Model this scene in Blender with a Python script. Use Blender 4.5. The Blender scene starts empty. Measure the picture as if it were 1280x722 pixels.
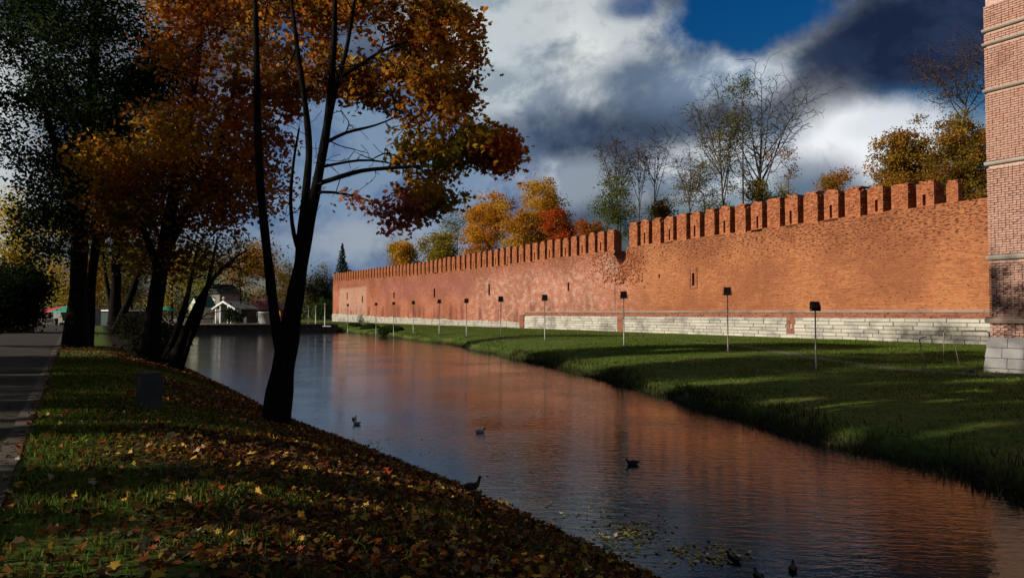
import bpy, bmesh, math, random
import numpy as np
from mathutils import Vector, Matrix
R = math.radians
random.seed(7)
rng = np.random.default_rng(11)
scene = bpy.context.scene
COL = scene.collection

# ------------------------------------------------------------------ camera
E = 2.9                       # eye above the water (water = z 0)
F = 924.0                     # focal length in photo pixels (1280 wide)
PITCH = math.atan(30 / F)
cam_d = bpy.data.cameras.new('camera')
cam = bpy.data.objects.new('camera', cam_d)
COL.objects.link(cam)
cam.location = (0, 0, E)
cam.rotation_euler = (math.pi / 2 + PITCH, 0, 0)
cam_d.sensor_width = 36
cam_d.lens = F / 1280 * 36
cam_d.clip_start = .05
cam_d.clip_end = 6000
scene.camera = cam
scene.render.resolution_x, scene.render.resolution_y = 1024, 577
CP, SP = math.cos(PITCH), math.sin(PITCH)

def ray(x, y):
    px, up = x - 640, 361 - y
    return np.array([px, F * CP - up * SP, F * SP + up * CP])
def P(x, y, depth):
    r = ray(x, y)
    return r / r[1] * depth + np.array([0, 0, E])
def on_z(x, y, z):
    r = ray(x, y)
    return r * ((z - E) / r[2]) + np.array([0, 0, E])

# ------------------------------------------------------------------ light
SUN_EL = R(21)
SUN_DIR = np.array([.955, .297])           # horizontal travel of the light
SUN_DIR = SUN_DIR / np.linalg.norm(SUN_DIR)
sd = bpy.data.lights.new('sun', 'SUN')
sd.energy = 5.0
sd.angle = R(.55)
sd.color = (1, .90, .76)
so = bpy.data.objects.new('sun', sd)
COL.objects.link(so)
dvec = Vector((SUN_DIR[0] * math.cos(SUN_EL), SUN_DIR[1] * math.cos(SUN_EL), -math.sin(SUN_EL)))
so.rotation_euler = dvec.to_track_quat('-Z', 'Y').to_euler()
so.location = (-60, -10, 60)

vs = scene.view_settings
vs.view_transform = 'Standard'
vs.look = 'None'
vs.exposure = 0.0
vs.gamma = 1
vs.use_curve_mapping = False
scene.cycles.use_denoising = True
scene.cycles.max_bounces = 6
scene.cycles.diffuse_bounces = 3
scene.cycles.glossy_bounces = 3
scene.cycles.transmission_bounces = 3
scene.cycles.transparent_max_bounces = 4

# ------------------------------------------------------------------ node helper
class NT:
    def __init__(s, tree):
        s.t = tree
        s.L = tree.links
    def n(s, typ, **kw):
        nd = s.t.nodes.new(typ)
        for k, v in kw.items():
            setattr(nd, k, v)
        return nd
    def lk(s, a, b):
        s.L.new(a, b)
    def val(s, inp, v):
        if isinstance(v, bpy.types.NodeSocket):
            s.L.new(v, inp)
        elif v is not None:
            if hasattr(inp.default_value, '__len__') and not hasattr(v, '__len__'):
                v = (v, v, v)
            if hasattr(inp.default_value, '__len__') and len(inp.default_value) == 4 and len(v) == 3:
                v = (*v, 1)
            inp.default_value = v
    def math(s, op, a, b=None, c=None, clamp=False):
        nd = s.n('ShaderNodeMath', operation=op, use_clamp=clamp)
        s.val(nd.inputs[0], a)
        if b is not None: s.val(nd.inputs[1], b)
        if c is not None: s.val(nd.inputs[2], c)
        return nd.outputs[0]
    def mix(s, fac, a, b, blend='MIX'):
        nd = s.n('ShaderNodeMix', data_type='RGBA', blend_type=blend)
        s.val(nd.inputs[0], fac)
        s.val(nd.inputs[6], a)
        s.val(nd.inputs[7], b)
        return nd.outputs[2]
    def noise(s, vec, scale, detail=4, rough=.55, dist=0.):
        nd = s.n('ShaderNodeTexNoise')
        if vec is not None: s.lk(vec, nd.inputs['Vector'])
        nd.inputs['Scale'].default_value = scale
        nd.inputs['Detail'].default_value = detail
        nd.inputs['Roughness'].default_value = rough
        nd.inputs['Distortion'].default_value = dist
        return nd.outputs[0]
    def mapr(s, v, a, b, c=0., d=1., smooth=True):
        nd = s.n('ShaderNodeMapRange', interpolation_type='SMOOTHSTEP' if smooth else 'LINEAR')
        s.val(nd.inputs[0], v)
        for i, q in zip((1, 2, 3, 4), (a, b, c, d)):
            s.val(nd.inputs[i], q)
        return nd.outputs[0]
    def scalev(s, vec, sc, off=(0, 0, 0)):
        nd = s.n('ShaderNodeMapping')
        s.lk(vec, nd.inputs[0])
        nd.inputs['Scale'].default_value = sc
        nd.inputs['Location'].default_value = off
        return nd.outputs[0]
    def ramp(s, fac, stops):
        nd = s.n('ShaderNodeValToRGB')
        s.val(nd.inputs[0], fac)
        el = nd.color_ramp.elements
        while len(el) < len(stops): el.new(.5)
        for e, (p, c) in zip(el, stops):
            e.position = p
            e.color = (*c, 1)
        return nd.outputs[0]

# ------------------------------------------------------------------ sky
world = bpy.data.worlds.new('World')
scene.world = world
world.use_nodes = True
w = NT(world.node_tree)
world.node_tree.nodes.clear()
SKY_S = .055
sky = w.n('ShaderNodeTexSky', sky_type='NISHITA')
sky.sun_disc = False
sky.sun_elevation = SUN_EL
sky.sun_rotation = math.atan2(-SUN_DIR[0], -SUN_DIR[1])
sky.air_density = 1.3
sky.ozone_density = 3.0
sky.dust_density = .6
hs = w.n('ShaderNodeHueSaturation')
w.lk(sky.outputs[0], hs.inputs['Color'])
hs.inputs['Saturation'].default_value = 1.45
hs.inputs['Value'].default_value = .8
skyc = hs.outputs[0]
tc = w.n('ShaderNodeTexCoord')
dirv = tc.outputs['Generated']
sx = w.n('ShaderNodeSeparateXYZ')
w.lk(dirv, sx.inputs[0])
az = w.math('ARCTAN2', sx.outputs[0], sx.outputs[1])
el = w.math('ARCSINE', sx.outputs[2])
wn1 = w.noise(dirv, 5.5, 7, .6)
wn1b = w.noise(w.scalev(dirv, (1, 1, 1), (7, 3, 9)), 5.5, 7, .6)
dn1 = w.math('SUBTRACT', wn1, .5)
dn2 = w.math('SUBTRACT', wn1b, .5)
puff = w.noise(w.scalev(dirv, (1, 1, 1.25), (3.1, 8.2, 1.7)), 8.0, 9, .62, .25)
big = w.noise(w.scalev(dirv, (1, 1, 2.0), (1.3, 2.2, .4)), 2.2, 5, .55, .3)
skyc = w.mix(1., skyc, w.mix(w.mapr(el, .10, .38), (.80, .84, .90), (.20, .78, 1.22)), 'MULTIPLY')
def aed(x, y):
    r = ray(x, y); r = r / np.linalg.norm(r)
    return math.atan2(r[0], r[1]), math.asin(r[2])
def K(c): return tuple(v / SKY_S for v in c)
cur = skyc
# general broken cloud over the whole sky
cov = w.mapr(big, .34, .52)
cloudcol = w.mix(w.mapr(puff, .35, .68), K((.036, .047, .072)), K((.20, .22, .25)))
cur = w.mix(cov, cur, cloudcol)
def blob(cur, x, y, rx, ry, col, op=1., e0=.45, e1=1.15, warp=.5, col2=None):
    a0, e_0 = aed(x, y)
    a1, _ = aed(x + rx, y)
    _, e_1 = aed(x, y - ry)
    wa, we = abs(a1 - a0), abs(e_1 - e_0)
    u = w.math('ADD', w.math('DIVIDE', w.math('SUBTRACT', az, a0), wa), w.math('MULTIPLY', dn1, warp * 3))
    v = w.math('ADD', w.math('DIVIDE', w.math('SUBTRACT', el, e_0), we), w.math('MULTIPLY', dn2, warp * 3))
    d = w.math('SQRT', w.math('ADD', w.math('MULTIPLY', u, u), w.math('MULTIPLY', v, v)))
    f = w.mapr(d, e0, e1, op, 0.)
    c = col if isinstance(col, bpy.types.NodeSocket) else K(col)
    if col2 is not None:
        c = w.mix(w.mapr(puff, .385, .56), K(col), K(col2))
    return w.mix(f, cur, c)
B = blob
cur = B(cur, 470, 230, 260, 150, (.09, .16, .31), .95, .5, 1.3, .5, (.19, .28, .41))
cur = B(cur, 450, 295, 110, 36, (.20, .24, .31), .8, .3, 1.2, .6, (.34, .38, .44))
cur = B(cur, 690, 60, 190, 120, (.17, .22, .29), 1., .5, 1.25, .5, (.56, .60, .62))
cur = B(cur, 615, 60, 90, 110, (.32, .39, .45), .8, .3, 1.3, .5, (.52, .58, .61))
cur = B(cur, 728, 90, 42, 85, (.42, .47, .50), .9, .2, 1.2, .5, (.78, .81, .80))
cur = B(cur, 800, 110, 75, 60, (.10, .15, .23), .8, .3, 1.3, .6)
cur = B(cur, 720, 178, 165, 40, (.035, .055, .10), .95, .35, 1.35, .45, (.06, .09, .15))
cur = B(cur, 905, 95, 110, 38, (.22, .30, .42), .9, .3, 1.25, .6, (.68, .75, .82))
cur = B(cur, 860, 30, 45, 34, (.20, .27, .38), .85, .3, 1.25, .7, (.55, .61, .67))
cur = B(cur, 720, 232, 110, 36, (.28, .33, .39), .9, .3, 1.3, .6, (.68, .72, .76))
cur = B(cur, 890, 215, 110, 50, (.24, .31, .40), .85, .3, 1.3, .6, (.70, .75, .79))
cur = B(cur, 940, 14, 125, 68, skyc, 1., .55, 1.05, .75)
cur = B(cur, 790, 5, 45, 26, skyc, .8, .3, 1.2, .5)
cur = B(cur, 1090, 185, 150, 62, (.40, .46, .54), 1., .45, 1.2, .45, (.88, .90, .93))
cur = B(cur, 1120, 158, 85, 26, (.70, .74, .79), .85, .2, 1.2, .5)
cur = B(cur, 1020, 230, 80, 40, (.14, .18, .25), .75, .2, 1.3, .5)
cur = B(cur, 1150, 50, 185, 74, (.010, .019, .050), 1., .6, 1.08, .33, (.022, .036, .080))
cur = B(cur, 1035, 70, 55, 26, (.020, .034, .075), .8, .3, 1.1, .5)
cur = B(cur, -10, 190, 90, 160, (.55, .60, .62), .85, .3, 1.3, .4, (.72, .76, .76))
bg = w.n('ShaderNodeBackground')
w.lk(cur, bg.inputs[0])
bg.inputs[1].default_value = SKY_S
wo = w.n('ShaderNodeOutputWorld')
w.lk(bg.outputs[0], wo.inputs[0])

# ------------------------------------------------------------------ object helpers
def tag(o, label=None, cat=None, group=None, kind=None):
    if label: o['label'] = label
    if cat: o['category'] = cat
    if group: o['group'] = group
    if kind: o['kind'] = kind
    return o
def empty(name, loc=(0, 0, 0), rz=0., **kw):
    o = bpy.data.objects.new(name, None)
    COL.objects.link(o)
    o.empty_display_size = .3
    o.location = [float(v) for v in loc]
    o.rotation_euler = (0, 0, rz)
    return tag(o, **kw)
def link_mesh(name, me, parent=None, **kw):
    o = bpy.data.objects.new(name, me)
    COL.objects.link(o)
    if parent is not None: o.parent = parent
    return tag(o, **kw)
def mesh_np(name, verts, faces, mat=None, smooth=False, col=None):
    """verts Nx3, faces MxK (uniform K)"""
    me = bpy.data.meshes.new(name)
    verts = np.asarray(verts, np.float32)
    faces = np.asarray(faces, np.int32)
    m, k = faces.shape
    me.vertices.add(len(verts))
    me.vertices.foreach_set('co', verts.ravel())
    me.loops.add(m * k)
    me.loops.foreach_set('vertex_index', faces.ravel())
    me.polygons.add(m)
    me.polygons.foreach_set('loop_start', np.arange(0, m * k, k, dtype=np.int32))
    me.polygons.foreach_set('loop_total', np.full(m, k, np.int32))
    if smooth: me.polygons.foreach_set('use_smooth', np.ones(m, bool))
    if col is not None:
        at = me.color_attributes.new('tint', 'FLOAT_COLOR', 'POINT')
        c4 = np.ones((len(verts), 4), np.float32)
        c4[:, :3] = col
        at.data.foreach_set('color', c4.ravel())
    me.update(calc_edges=True)
    if mat: me.materials.append(mat)
    return me

class MB:
    """collects polygons and links them as one mesh"""
    def __init__(s): s.v, s.f, s.sm = [], [], []
    def add(s, vs, fs, smooth=False):
        o = len(s.v)
        s.v += [tuple(float(c) for c in q) for q in vs]
        s.f += [tuple(i + o for i in f) for f in fs]
        s.sm += [smooth] * len(fs)
    def box(s, x0, x1, y0, y1, z0, z1, jit=0., M=None, taper=0.):
        vs = []
        for z in (z0, z1):
            t = taper if z == z1 else 0
            for x, y in ((x0 + t, y0 + t), (x1 - t, y0 + t), (x1 - t, y1 - t), (x0 + t, y1 - t)):
                q = [x, y, z]
                if jit: q = [c + random.uniform(-jit, jit) for c in q]
                vs.append(q)
        if M is not None: vs = [M @ Vector(q) for q in vs]
        s.add(vs, [(3, 2, 1, 0), (4, 5, 6, 7), (0, 1, 5, 4), (1, 2, 6, 5), (2, 3, 7, 6), (3, 0, 4, 7)])
    def tube(s, pts, rad, n=8, cap=True):
        pts = np.asarray(pts, float)
        if np.isscalar(rad): rad = [rad] * len(pts)
        v, f = tube_np(pts, np.asarray(rad, float), n)
        o = len(v)
        fs = [tuple(q) for q in f]
        if cap:
            fs += [tuple(range(n - 1, -1, -1)), tuple(range(o - n, o))]
        s.add(v, fs, True)
    def prism(s, poly, z0, z1, M=None):
        n = len(poly)
        vs = [(x, y, z0) for x, y in poly] + [(x, y, z1) for x, y in poly]
        if M is not None: vs = [M @ Vector(q) for q in vs]
        s.add(vs, [tuple(range(n - 1, -1, -1)), tuple(range(n, 2 * n))] +
              [(i, (i + 1) % n, n + (i + 1) % n, n + i) for i in range(n)])
    def mesh(s, name, mat):
        me = bpy.data.meshes.new(name)
        me.from_pydata(s.v, [], s.f)
        me.polygons.foreach_set('use_smooth', s.sm)
        me.update()
        if mat: me.materials.append(mat)
        return me
    def build(s, name, mat, parent=None, **kw):
        return link_mesh(name, s.mesh(name, mat), parent, **kw)

def tube_np(pts, rad, n):
    m = len(pts)
    tan = np.empty_like(pts)
    tan[1:-1] = pts[2:] - pts[:-2]
    tan[0] = pts[1] - pts[0]
    tan[-1] = pts[-1] - pts[-2]
    tan /= np.linalg.norm(tan, axis=1, keepdims=True) + 1e-9
    ref = np.array([0., 0, 1]) if abs(tan[:, 2]).mean() < .8 else np.array([1., 0, 0])
    a = np.cross(tan, ref)
    a /= np.linalg.norm(a, axis=1, keepdims=True) + 1e-9
    b = np.cross(tan, a)
    th = np.arange(n) * 2 * math.pi / n
    v = pts[:, None, :] + rad[:, None, None] * (np.cos(th)[None, :, None] * a[:, None, :] + np.sin(th)[None, :, None] * b[:, None, :])
    i = np.arange(m - 1)[:, None] * n
    j = np.arange(n)[None, :]
    k = (j + 1) % n
    f = np.stack([i + j, i + n + j, i + n + k, i + k], -1).reshape(-1, 4)
    return v.reshape(-1, 3), f

def copy_tree(o, parent=None):
    c = o.copy()
    COL.objects.link(c)
    if parent is not None: c.parent = parent
    for ch in list(o.children):
        copy_tree(ch, c)
    return c

# ------------------------------------------------------------------ materials
def new_mat(name):
    m = bpy.data.materials.new(name)
    m.use_nodes = True
    m.node_tree.nodes.clear()
    k = NT(m.node_tree)
    out = k.n('ShaderNodeOutputMaterial')
    return m, k, out
def principled(k, out, col, rough=.8, spec=.3, metal=0., bump=None, bstr=.4, bdist=.02):
    p = k.n('ShaderNodeBsdfPrincipled')
    k.val(p.inputs['Base Color'], col)
    k.val(p.inputs['Roughness'], rough)
    k.val(p.inputs['Specular IOR Level'], spec)
    k.val(p.inputs['Metallic'], metal)
    if bump is not None:
        b = k.n('ShaderNodeBump')
        b.inputs['Strength'].default_value = bstr
        b.inputs['Distance'].default_value = bdist
        k.lk(bump, b.inputs['Height'])
        k.lk(b.outputs[0], p.inputs['Normal'])
    k.lk(p.outputs[0], out.inputs[0])
    return p
def plain(name, col, rough=.7, metal=0., var=.25, scale=6., bstr=.2, spec=.3):
    m, k, out = new_mat(name)
    t = k.n('ShaderNodeTexCoord').outputs['Object']
    nz = k.noise(t, scale, 5, .6)
    c = k.mix(k.mapr(nz, .3, .7), tuple(v * (1 - var) for v in col), tuple(min(1, v * (1 + var)) for v in col))
    principled(k, out, c, rough, spec, metal, nz, bstr, .01)
    return m

def brick_coords(k):
    t = k.n('ShaderNodeTexCoord').outputs['Object']
    s = k.n('ShaderNodeSeparateXYZ')
    k.lk(t, s.inputs[0])
    c = k.n('ShaderNodeCombineXYZ')
    k.lk(k.math('ADD', s.outputs[0], s.outputs[1]), c.inputs[0])
    k.lk(s.outputs[2], c.inputs[1])
    return t, s, c.outputs[0]
def brick_tex(k, vec, bw, rh, c1, c2, mortar, msize=.012):
    b = k.n('ShaderNodeTexBrick')
    k.lk(vec, b.inputs['Vector'])
    b.inputs['Scale'].default_value = 1
    b.inputs['Brick Width'].default_value = bw
    b.inputs['Row Height'].default_value = rh
    b.inputs['Mortar Size'].default_value = msize
    b.inputs['Mortar Smooth'].default_value = .3
    b.inputs['Bias'].default_value = 0
    k.val(b.inputs['Color1'], c1)
    k.val(b.inputs['Color2'], c2)
    k.val(b.inputs['Mortar'], mortar)
    return b

# wall frame: local x runs towards the near right end, local y into the wall
WN = np.array([.8735, .4868]); WN /= np.linalg.norm(WN)
WU = np.array([-WN[1], WN[0]])
WP = 50.6
WALL_ANG = math.atan2(-WU[1], -WU[0])
WALL_O = (WP * WN[0], WP * WN[1], 0)
def wl(x, y, p=WP):
    r = ray(x, y)
    t = p / (r[0] * WN[0] + r[1] * WN[1])
    q = r * t
    return -(q[0] * WU[0] + q[1] * WU[1]), q[2] + E
def sp(x, y, z):
    q = on_z(x, y, z)
    return q[0] * WU[0] + q[1] * WU[1], q[0] * WN[0] + q[1] * WN[1]
def from_sp(s, p, z=0.):
    return np.array([s * WU[0] + p * WN[0], s * WU[1] + p * WN[1], z])

def wall_material():
    m, k, out = new_mat('old_red_brick')
    t, s, bv = brick_coords(k)
    n_big = k.noise(k.scalev(t, (1, 1, 1.3)), .16, 5, .6)
    n_mid = k.noise(k.scalev(t, (1, 1, 1.6)), .9, 6, .65)
    n_brk = k.noise(k.scalev(t, (3.2, 3.2, 10.)), 1.0, 2, .6)
    n_fine = k.noise(k.scalev(t, (5, 5, 11.)), 1.6, 4, .7)
    xr = s.outputs[0]
    z = s.outputs[2]
    x_mid = wl(770, 340)[0]
    right = k.mapr(k.math('ADD', xr, k.math('MULTIPLY', k.math('SUBTRACT', n_mid, .5), 5.)), x_mid - 2, x_mid + 5)
    c1 = k.mix(right, (.50, .175, .095), (.46, .178, .074))
    c2 = k.mix(right, (.31, .090, .050), (.28, .094, .040))
    mo = k.mix(right, (.44, .22, .15), (.45, .20, .10))
    b = brick_tex(k, bv, .30, .098, c1, c2, mo, .014)
    col = b.outputs[0]
    n_row = k.noise(k.scalev(t, (.55, .55, 10.2)), 1.0, 3, .6)
    col = k.mix(k.mapr(n_row, .50, .66, 0, .55), col, (.22, .066, .030))
    col = k.mix(k.mapr(n_row, .46, .34, 0, .45), col, k.mix(right, (.56, .26, .17), (.58, .25, .11)))
    # broad darker / lighter weathering
    col = k.mix(k.mapr(n_big, .42, .62, 0, .65), col, (.24, .086, .042))
    col = k.mix(k.mapr(n_big, .44, .30, 0, .5), col, k.mix(right, (.50, .23, .15), (.52, .225, .095)))
    col = k.mix(k.mapr(n_mid, .5, .75, 0, .45), col, k.mix(right, (.50, .22, .15), (.50, .21, .08)))
    # dark pitted bricks, more near the top
    pit = k.mapr(k.math('ADD', n_brk, k.math('MULTIPLY', k.mapr(z, 6., 10., 0, .10), 1.)),   .61, .67)
    col = k.mix(k.mapr(n_fine, .47, .30, 0, .6), col, (.17, .05, .028))
    col = k.mix(k.math('MULTIPLY', pit, .85), col, (.07, .02, .012))
    # pale lime-stained bricks in the middle of the wall
    xa, xb = wl(590, 350)[0], wl(775, 350)[0]
    def window(v, a, b_, soft):
        return k.math('MULTIPLY', k.mapr(v, a - soft, a + soft), k.mapr(v, b_ - soft, b_ + soft, 1, 0))
    pale_zone = window(xr, xa, xb, 9.)
    pz = k.math('MULTIPLY', pale_zone, k.mapr(z, 10.2, 7.0))
    pale = k.math('MULTIPLY', pz, k.mapr(k.math('ADD', n_fine, k.math('MULTIPLY', k.math('SUBTRACT', n_mid, .5), .5)), .50, .60))
    col = k.mix(k.math('MULTIPLY', pale, .85), col, (.62, .44, .37))
    # purple-grey stained field left of the middle
    xc, xd = wl(475, 350)[0], wl(590, 350)[0]
    pur = k.math('MULTIPLY', window(xr, xc, xd, 3.), window(z, 5.6, 9.0, .9))
    col = k.mix(k.math('MULTIPLY', k.math('MULTIPLY', pur, k.mapr(n_mid, .35, .6)), .7), col, (.25, .095, .085))
    # pale patch at the far end
    xe, xf = wl(424, 380)[0], wl(458, 380)[0]
    far = k.math('MULTIPLY', window(k.math('ADD', xr, k.math('MULTIPLY', n_mid, 6.)), xe + 3, xf + 3, .6), k.mapr(z, wl(440, 358)[1], wl(440, 361)[1]))
    far = k.math('MULTIPLY', far, k.mapr(k.math('ADD', n_fine, k.math('MULTIPLY', n_mid, .6)), .62, .92, .25, 1))
    col = k.mix(k.math('MULTIPLY', far, .8), col, (.50, .32, .24))
    # tree shade above the plinth, painted as dark rising streaks
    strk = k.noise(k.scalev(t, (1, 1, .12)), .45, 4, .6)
    streak_shade = k.math('MULTIPLY', k.mapr(strk, .47, .60), k.mapr(k.math('ADD', z, k.math('MULTIPLY', n_mid, 1.5)), 3.6, 6.0, 1, 0))
    streak_shade = k.math('MULTIPLY', streak_shade, k.mapr(xr, -60., -75.))
    col = k.mix(k.math('MULTIPLY', streak_shade, .7), col, (.13, .040, .034))
    h = k.math('ADD', k.math('MULTIPLY', b.outputs[1], -1.), k.math('MULTIPLY', k.math('ADD', n_brk, n_fine), 1.6))
    h = k.math('SUBTRACT', h, k.math('MULTIPLY', pit, 2.5))
    h = k.math('SUBTRACT', h, k.math('MULTIPLY', n_row, 2.))
    principled(k, out, col, .92, .1, 0, h, .55, .04)
    return m
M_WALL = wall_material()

def simple_brick(name, c1, c2, mortar, bw=.3, rh=.1, dark=.3, bstr=.5):
    m, k, out = new_mat(name)
    t, s, bv = brick_coords(k)
    b = brick_tex(k, bv, bw, rh, c1, c2, mortar)
    n = k.noise(t, 1.2, 6, .65)
    nf = k.noise(k.scalev(t, (4, 4, 10)), 1.2, 3, .6)
    col = k.mix(k.mapr(n, .45, .7, 0, dark), b.outputs[0], tuple(v * .35 for v in c2))
    nr = k.noise(k.scalev(t, (.8, .8, 9.5)), 1.0, 3, .6)
    col = k.mix(k.mapr(nr, .50, .66, 0, .6), col, tuple(v * .45 for v in c2))
    col = k.mix(k.mapr(nf, .53, .64, 0, .8), col, tuple(v * .2 for v in c2))
    h = k.math('ADD', k.math('MULTIPLY', b.outputs[1], -1.), k.math('MULTIPLY', nf, 2.))
    principled(k, out, col, .92, .1, 0, h, bstr, .03)
    return m
M_MERLON = simple_brick('merlon_brick', (.50, .165, .066), (.29, .085, .036), (.48, .24, .135))
M_BRICKBAND = simple_brick('plinth_brick', (.36, .13, .075), (.27, .085, .05), (.36, .21, .15))

def tower_brick(name, c, var):
    m, k, out = new_mat(name)
    t = k.n('ShaderNodeTexCoord').outputs['Object']
    rn = k.n('ShaderNodeObjectInfo').outputs['Random']
    n = k.noise(t, 9., 5, .65)
    n2 = k.noise(t, .7, 4, .6)
    base = k.mix(rn, tuple(v * (1 - var) for v in c), tuple(v * (1 + var) for v in c))
    col = k.mix(k.mapr(n, .42, .66, 0, .6), base, (.58, .43, .36))
    col = k.mix(k.mapr(n2, .5, .72, 0, .35), col, (.20, .075, .055))
    principled(k, out, col, .9, .1, 0, n, .4, .008)
    return m
M_TBRICK = [tower_brick('tower_brick_a', (.47, .26, .19), .14), tower_brick('tower_brick_b', (.44, .23, .165), .16), tower_brick('tower_brick_c', (.51, .30, .23), .12)]
M_TDARK = tower_brick('tower_brick_shaded', (.17, .055, .042), .35)  # dark bricks that carry the painted tree shade

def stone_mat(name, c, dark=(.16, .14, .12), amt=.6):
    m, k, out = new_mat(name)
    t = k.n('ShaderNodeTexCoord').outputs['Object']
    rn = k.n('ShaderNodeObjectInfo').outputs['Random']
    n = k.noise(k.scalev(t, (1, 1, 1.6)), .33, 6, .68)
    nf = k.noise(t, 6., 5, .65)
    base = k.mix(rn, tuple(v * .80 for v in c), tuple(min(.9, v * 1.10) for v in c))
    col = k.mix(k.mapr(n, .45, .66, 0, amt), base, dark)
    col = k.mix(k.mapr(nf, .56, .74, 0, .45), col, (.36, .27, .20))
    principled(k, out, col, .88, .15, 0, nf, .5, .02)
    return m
M_STONE = stone_mat('white_limestone', (.50, .475, .41), (.19, .18, .16), .8)  # dark patches are grey stain, with tree shade painted in
M_STONE_GREY = stone_mat('grey_limestone', (.30, .29, .285), (.16, .155, .15), .6)
M_MOULD = stone_mat('moulding_stone', (.34, .25, .19), (.16, .11, .09), .6)
M_BANDST = stone_mat('band_stone', (.44, .39, .33), (.22, .19, .16), .5)
M_MORTAR = plain('mortar', (.52, .37, .30), .95, 0, .2, 8)
M_DARKJOINT = plain('plinth_core', (.30, .275, .235), .95, 0, .25, 5)

def leaf_mat(name, transl=.45, spec=.0):
    m, k, out = new_mat(name)
    a = k.n('ShaderNodeAttribute', attribute_name='tint')
    d = k.n('ShaderNodeBsdfDiffuse')
    tr = k.n('ShaderNodeBsdfTranslucent')
    k.lk(a.outputs[0], d.inputs[0])
    k.lk(a.outputs[0], tr.inputs[0])
    mx = k.n('ShaderNodeMixShader')
    mx.inputs[0].default_value = transl
    k.lk(d.outputs[0], mx.inputs[1])
    k.lk(tr.outputs[0], mx.inputs[2])
    k.lk(mx.outputs[0], out.inputs[0])
    return m
M_LEAF = leaf_mat('leaf', .55)
M_GRASSBLADE = leaf_mat('grass_blade', .25)
M_LITTER = leaf_mat('litter_leaf', .15)
def bark_mat(name, c):
    m, k, out = new_mat(name)
    t = k.n('ShaderNodeTexCoord').outputs['Object']
    n = k.noise(k.scalev(t, (7, 7, 1.2)), 2.2, 6, .7, .3)
    col = k.mix(k.mapr(n, .35, .68), tuple(v * .4 for v in c), tuple(v * 1.5 for v in c))
    nl = k.noise(t, 2.0, 5, .6)
    col = k.mix(k.mapr(nl, .60, .70, 0, .4), col, tuple(v * 3 for v in c))
    principled(k, out, col, .95, .05, 0, n, .9, .03)
    return m
M_BARK = bark_mat('dark_bark', (.013, .011, .009))
M_BARK2 = bark_mat('grey_bark', (.075, .066, .058))

def ground_mat():
    m, k, out = new_mat('ground_earth_and_grass')
    t = k.n('ShaderNodeTexCoord').outputs['Object']
    a = k.n('ShaderNodeAttribute', attribute_name='tint')
    sx = k.n('ShaderNodeSeparateXYZ')
    k.lk(a.outputs[1], sx.inputs[0])
    litter, paved, wet = sx.outputs[0], sx.outputs[1], sx.outputs[2]
    n1 = k.noise(t, .35, 5, .6)
    n2 = k.noise(t, 3.2, 6, .65)
    n3 = k.noise(t, 22., 5, .7)
    grass = k.mix(k.mapr(n2, .35, .7), (.055, .10, .015), (.12, .165, .028))
    grass = k.mix(k.mapr(n1, .46, .66, 0, .65), grass, (.17, .15, .045))
    grass = k.mix(k.mapr(n3, .45, .75, 0, .5), grass, (.030, .045, .010))
    soil = k.mix(k.mapr(n3, .35, .7), (.020, .012, .007), (.065, .036, .016))
    lf = k.mapr(k.math('ADD', litter, k.math('MULTIPLY', k.math('SUBTRACT', n2, .5), 1.2)), .35, .65)
    col = k.mix(lf, grass, soil)
    pav = k.mix(n2, (.20, .17, .14), (.32, .28, .23))
    col = k.mix(paved, col, pav)
    col = k.mix(wet, col, (.018, .015, .010))
    h = k.math('ADD', k.math('MULTIPLY', n3, .5), n2)
    principled(k, out, col, .95, .08, 0, h, .5, .05)
    return m
M_GROUND = ground_mat()

def water_mat():
    m, k, out = new_mat('moat_water')
    t = k.n('ShaderNodeTexCoord').outputs['Object']
    # ripples drift along the channel: crests lie roughly across the view
    rot = k.n('ShaderNodeMapping')
    k.lk(t, rot.inputs[0])
    rot.inputs['Rotation'].default_value = (0, 0, R(8))
    v1 = k.scalev(rot.outputs[0], (1.6, 4.6, 1))
    n1 = k.noise(v1, 1.5, 3, .55, .5)
    n2 = k.noise(k.scalev(rot.outputs[0], (2.2, 5., 1), (3, 1, 0)), 5., 2, .5, .3)
    n0 = k.noise(t, .22, 3, .5)
    amp = k.mapr(n0, .35, .65, .45, 1.)
    h = k.math('MULTIPLY', k.math('ADD', n1, k.math('MULTIPLY', n2, .22)), amp)
    p = principled(k, out, (.012, .014, .011), .06, .5, 0, h, .25, .048)
    p.inputs['IOR'].default_value = 1.333
    return m
M_WATER = water_mat()
M_PATH = None
def path_mat():
    m, k, out = new_mat('worn_asphalt')
    t = k.n('ShaderNodeTexCoord').outputs['Object']
    n = k.noise(t, 1.1, 6, .65)
    nf = k.noise(t, 40., 4, .7)
    col = k.mix(k.mapr(n, .3, .7), (.030, .024, .017), (.056, .044, .031))
    col = k.mix(k.mapr(nf, .5, .75, 0, .6), col, (.06, .05, .038))
    principled(k, out, col, .9, .2, 0, nf, .5, .01)
    return m
M_PATH = path_mat()
M_KERB = stone_mat('kerb_concrete', (.10, .085, .065), (.04, .034, .026), .6)
M_CONC = plain('concrete', (.062, .064, .056), .9, 0, .2, 3.)
M_METAL_POLE = plain('galvanised_pole', (.34, .33, .31), .5, .6, .2, 9)
M_DARKMETAL = plain('dark_floodlight_metal', (.055, .030, .024), .45, .2, .3, 12)
M_GLASS = plain('floodlight_glass', (.05, .05, .055), .12, 0, .1, 4, 0, .6)
M_RUST = plain('pale_rusty_pipe', (.22, .185, .13), .7, .2, .4, 14)
M_WHITE = plain('white_paint', (.78, .78, .76), .6, 0, .06, 4)
M_DARKWOOD = plain('dark_boards', (.045, .050, .045), .8, 0, .3, 5)
M_GREYWALL = plain('grey_render', (.22, .23, .21), .9, 0, .2, 2)
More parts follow.
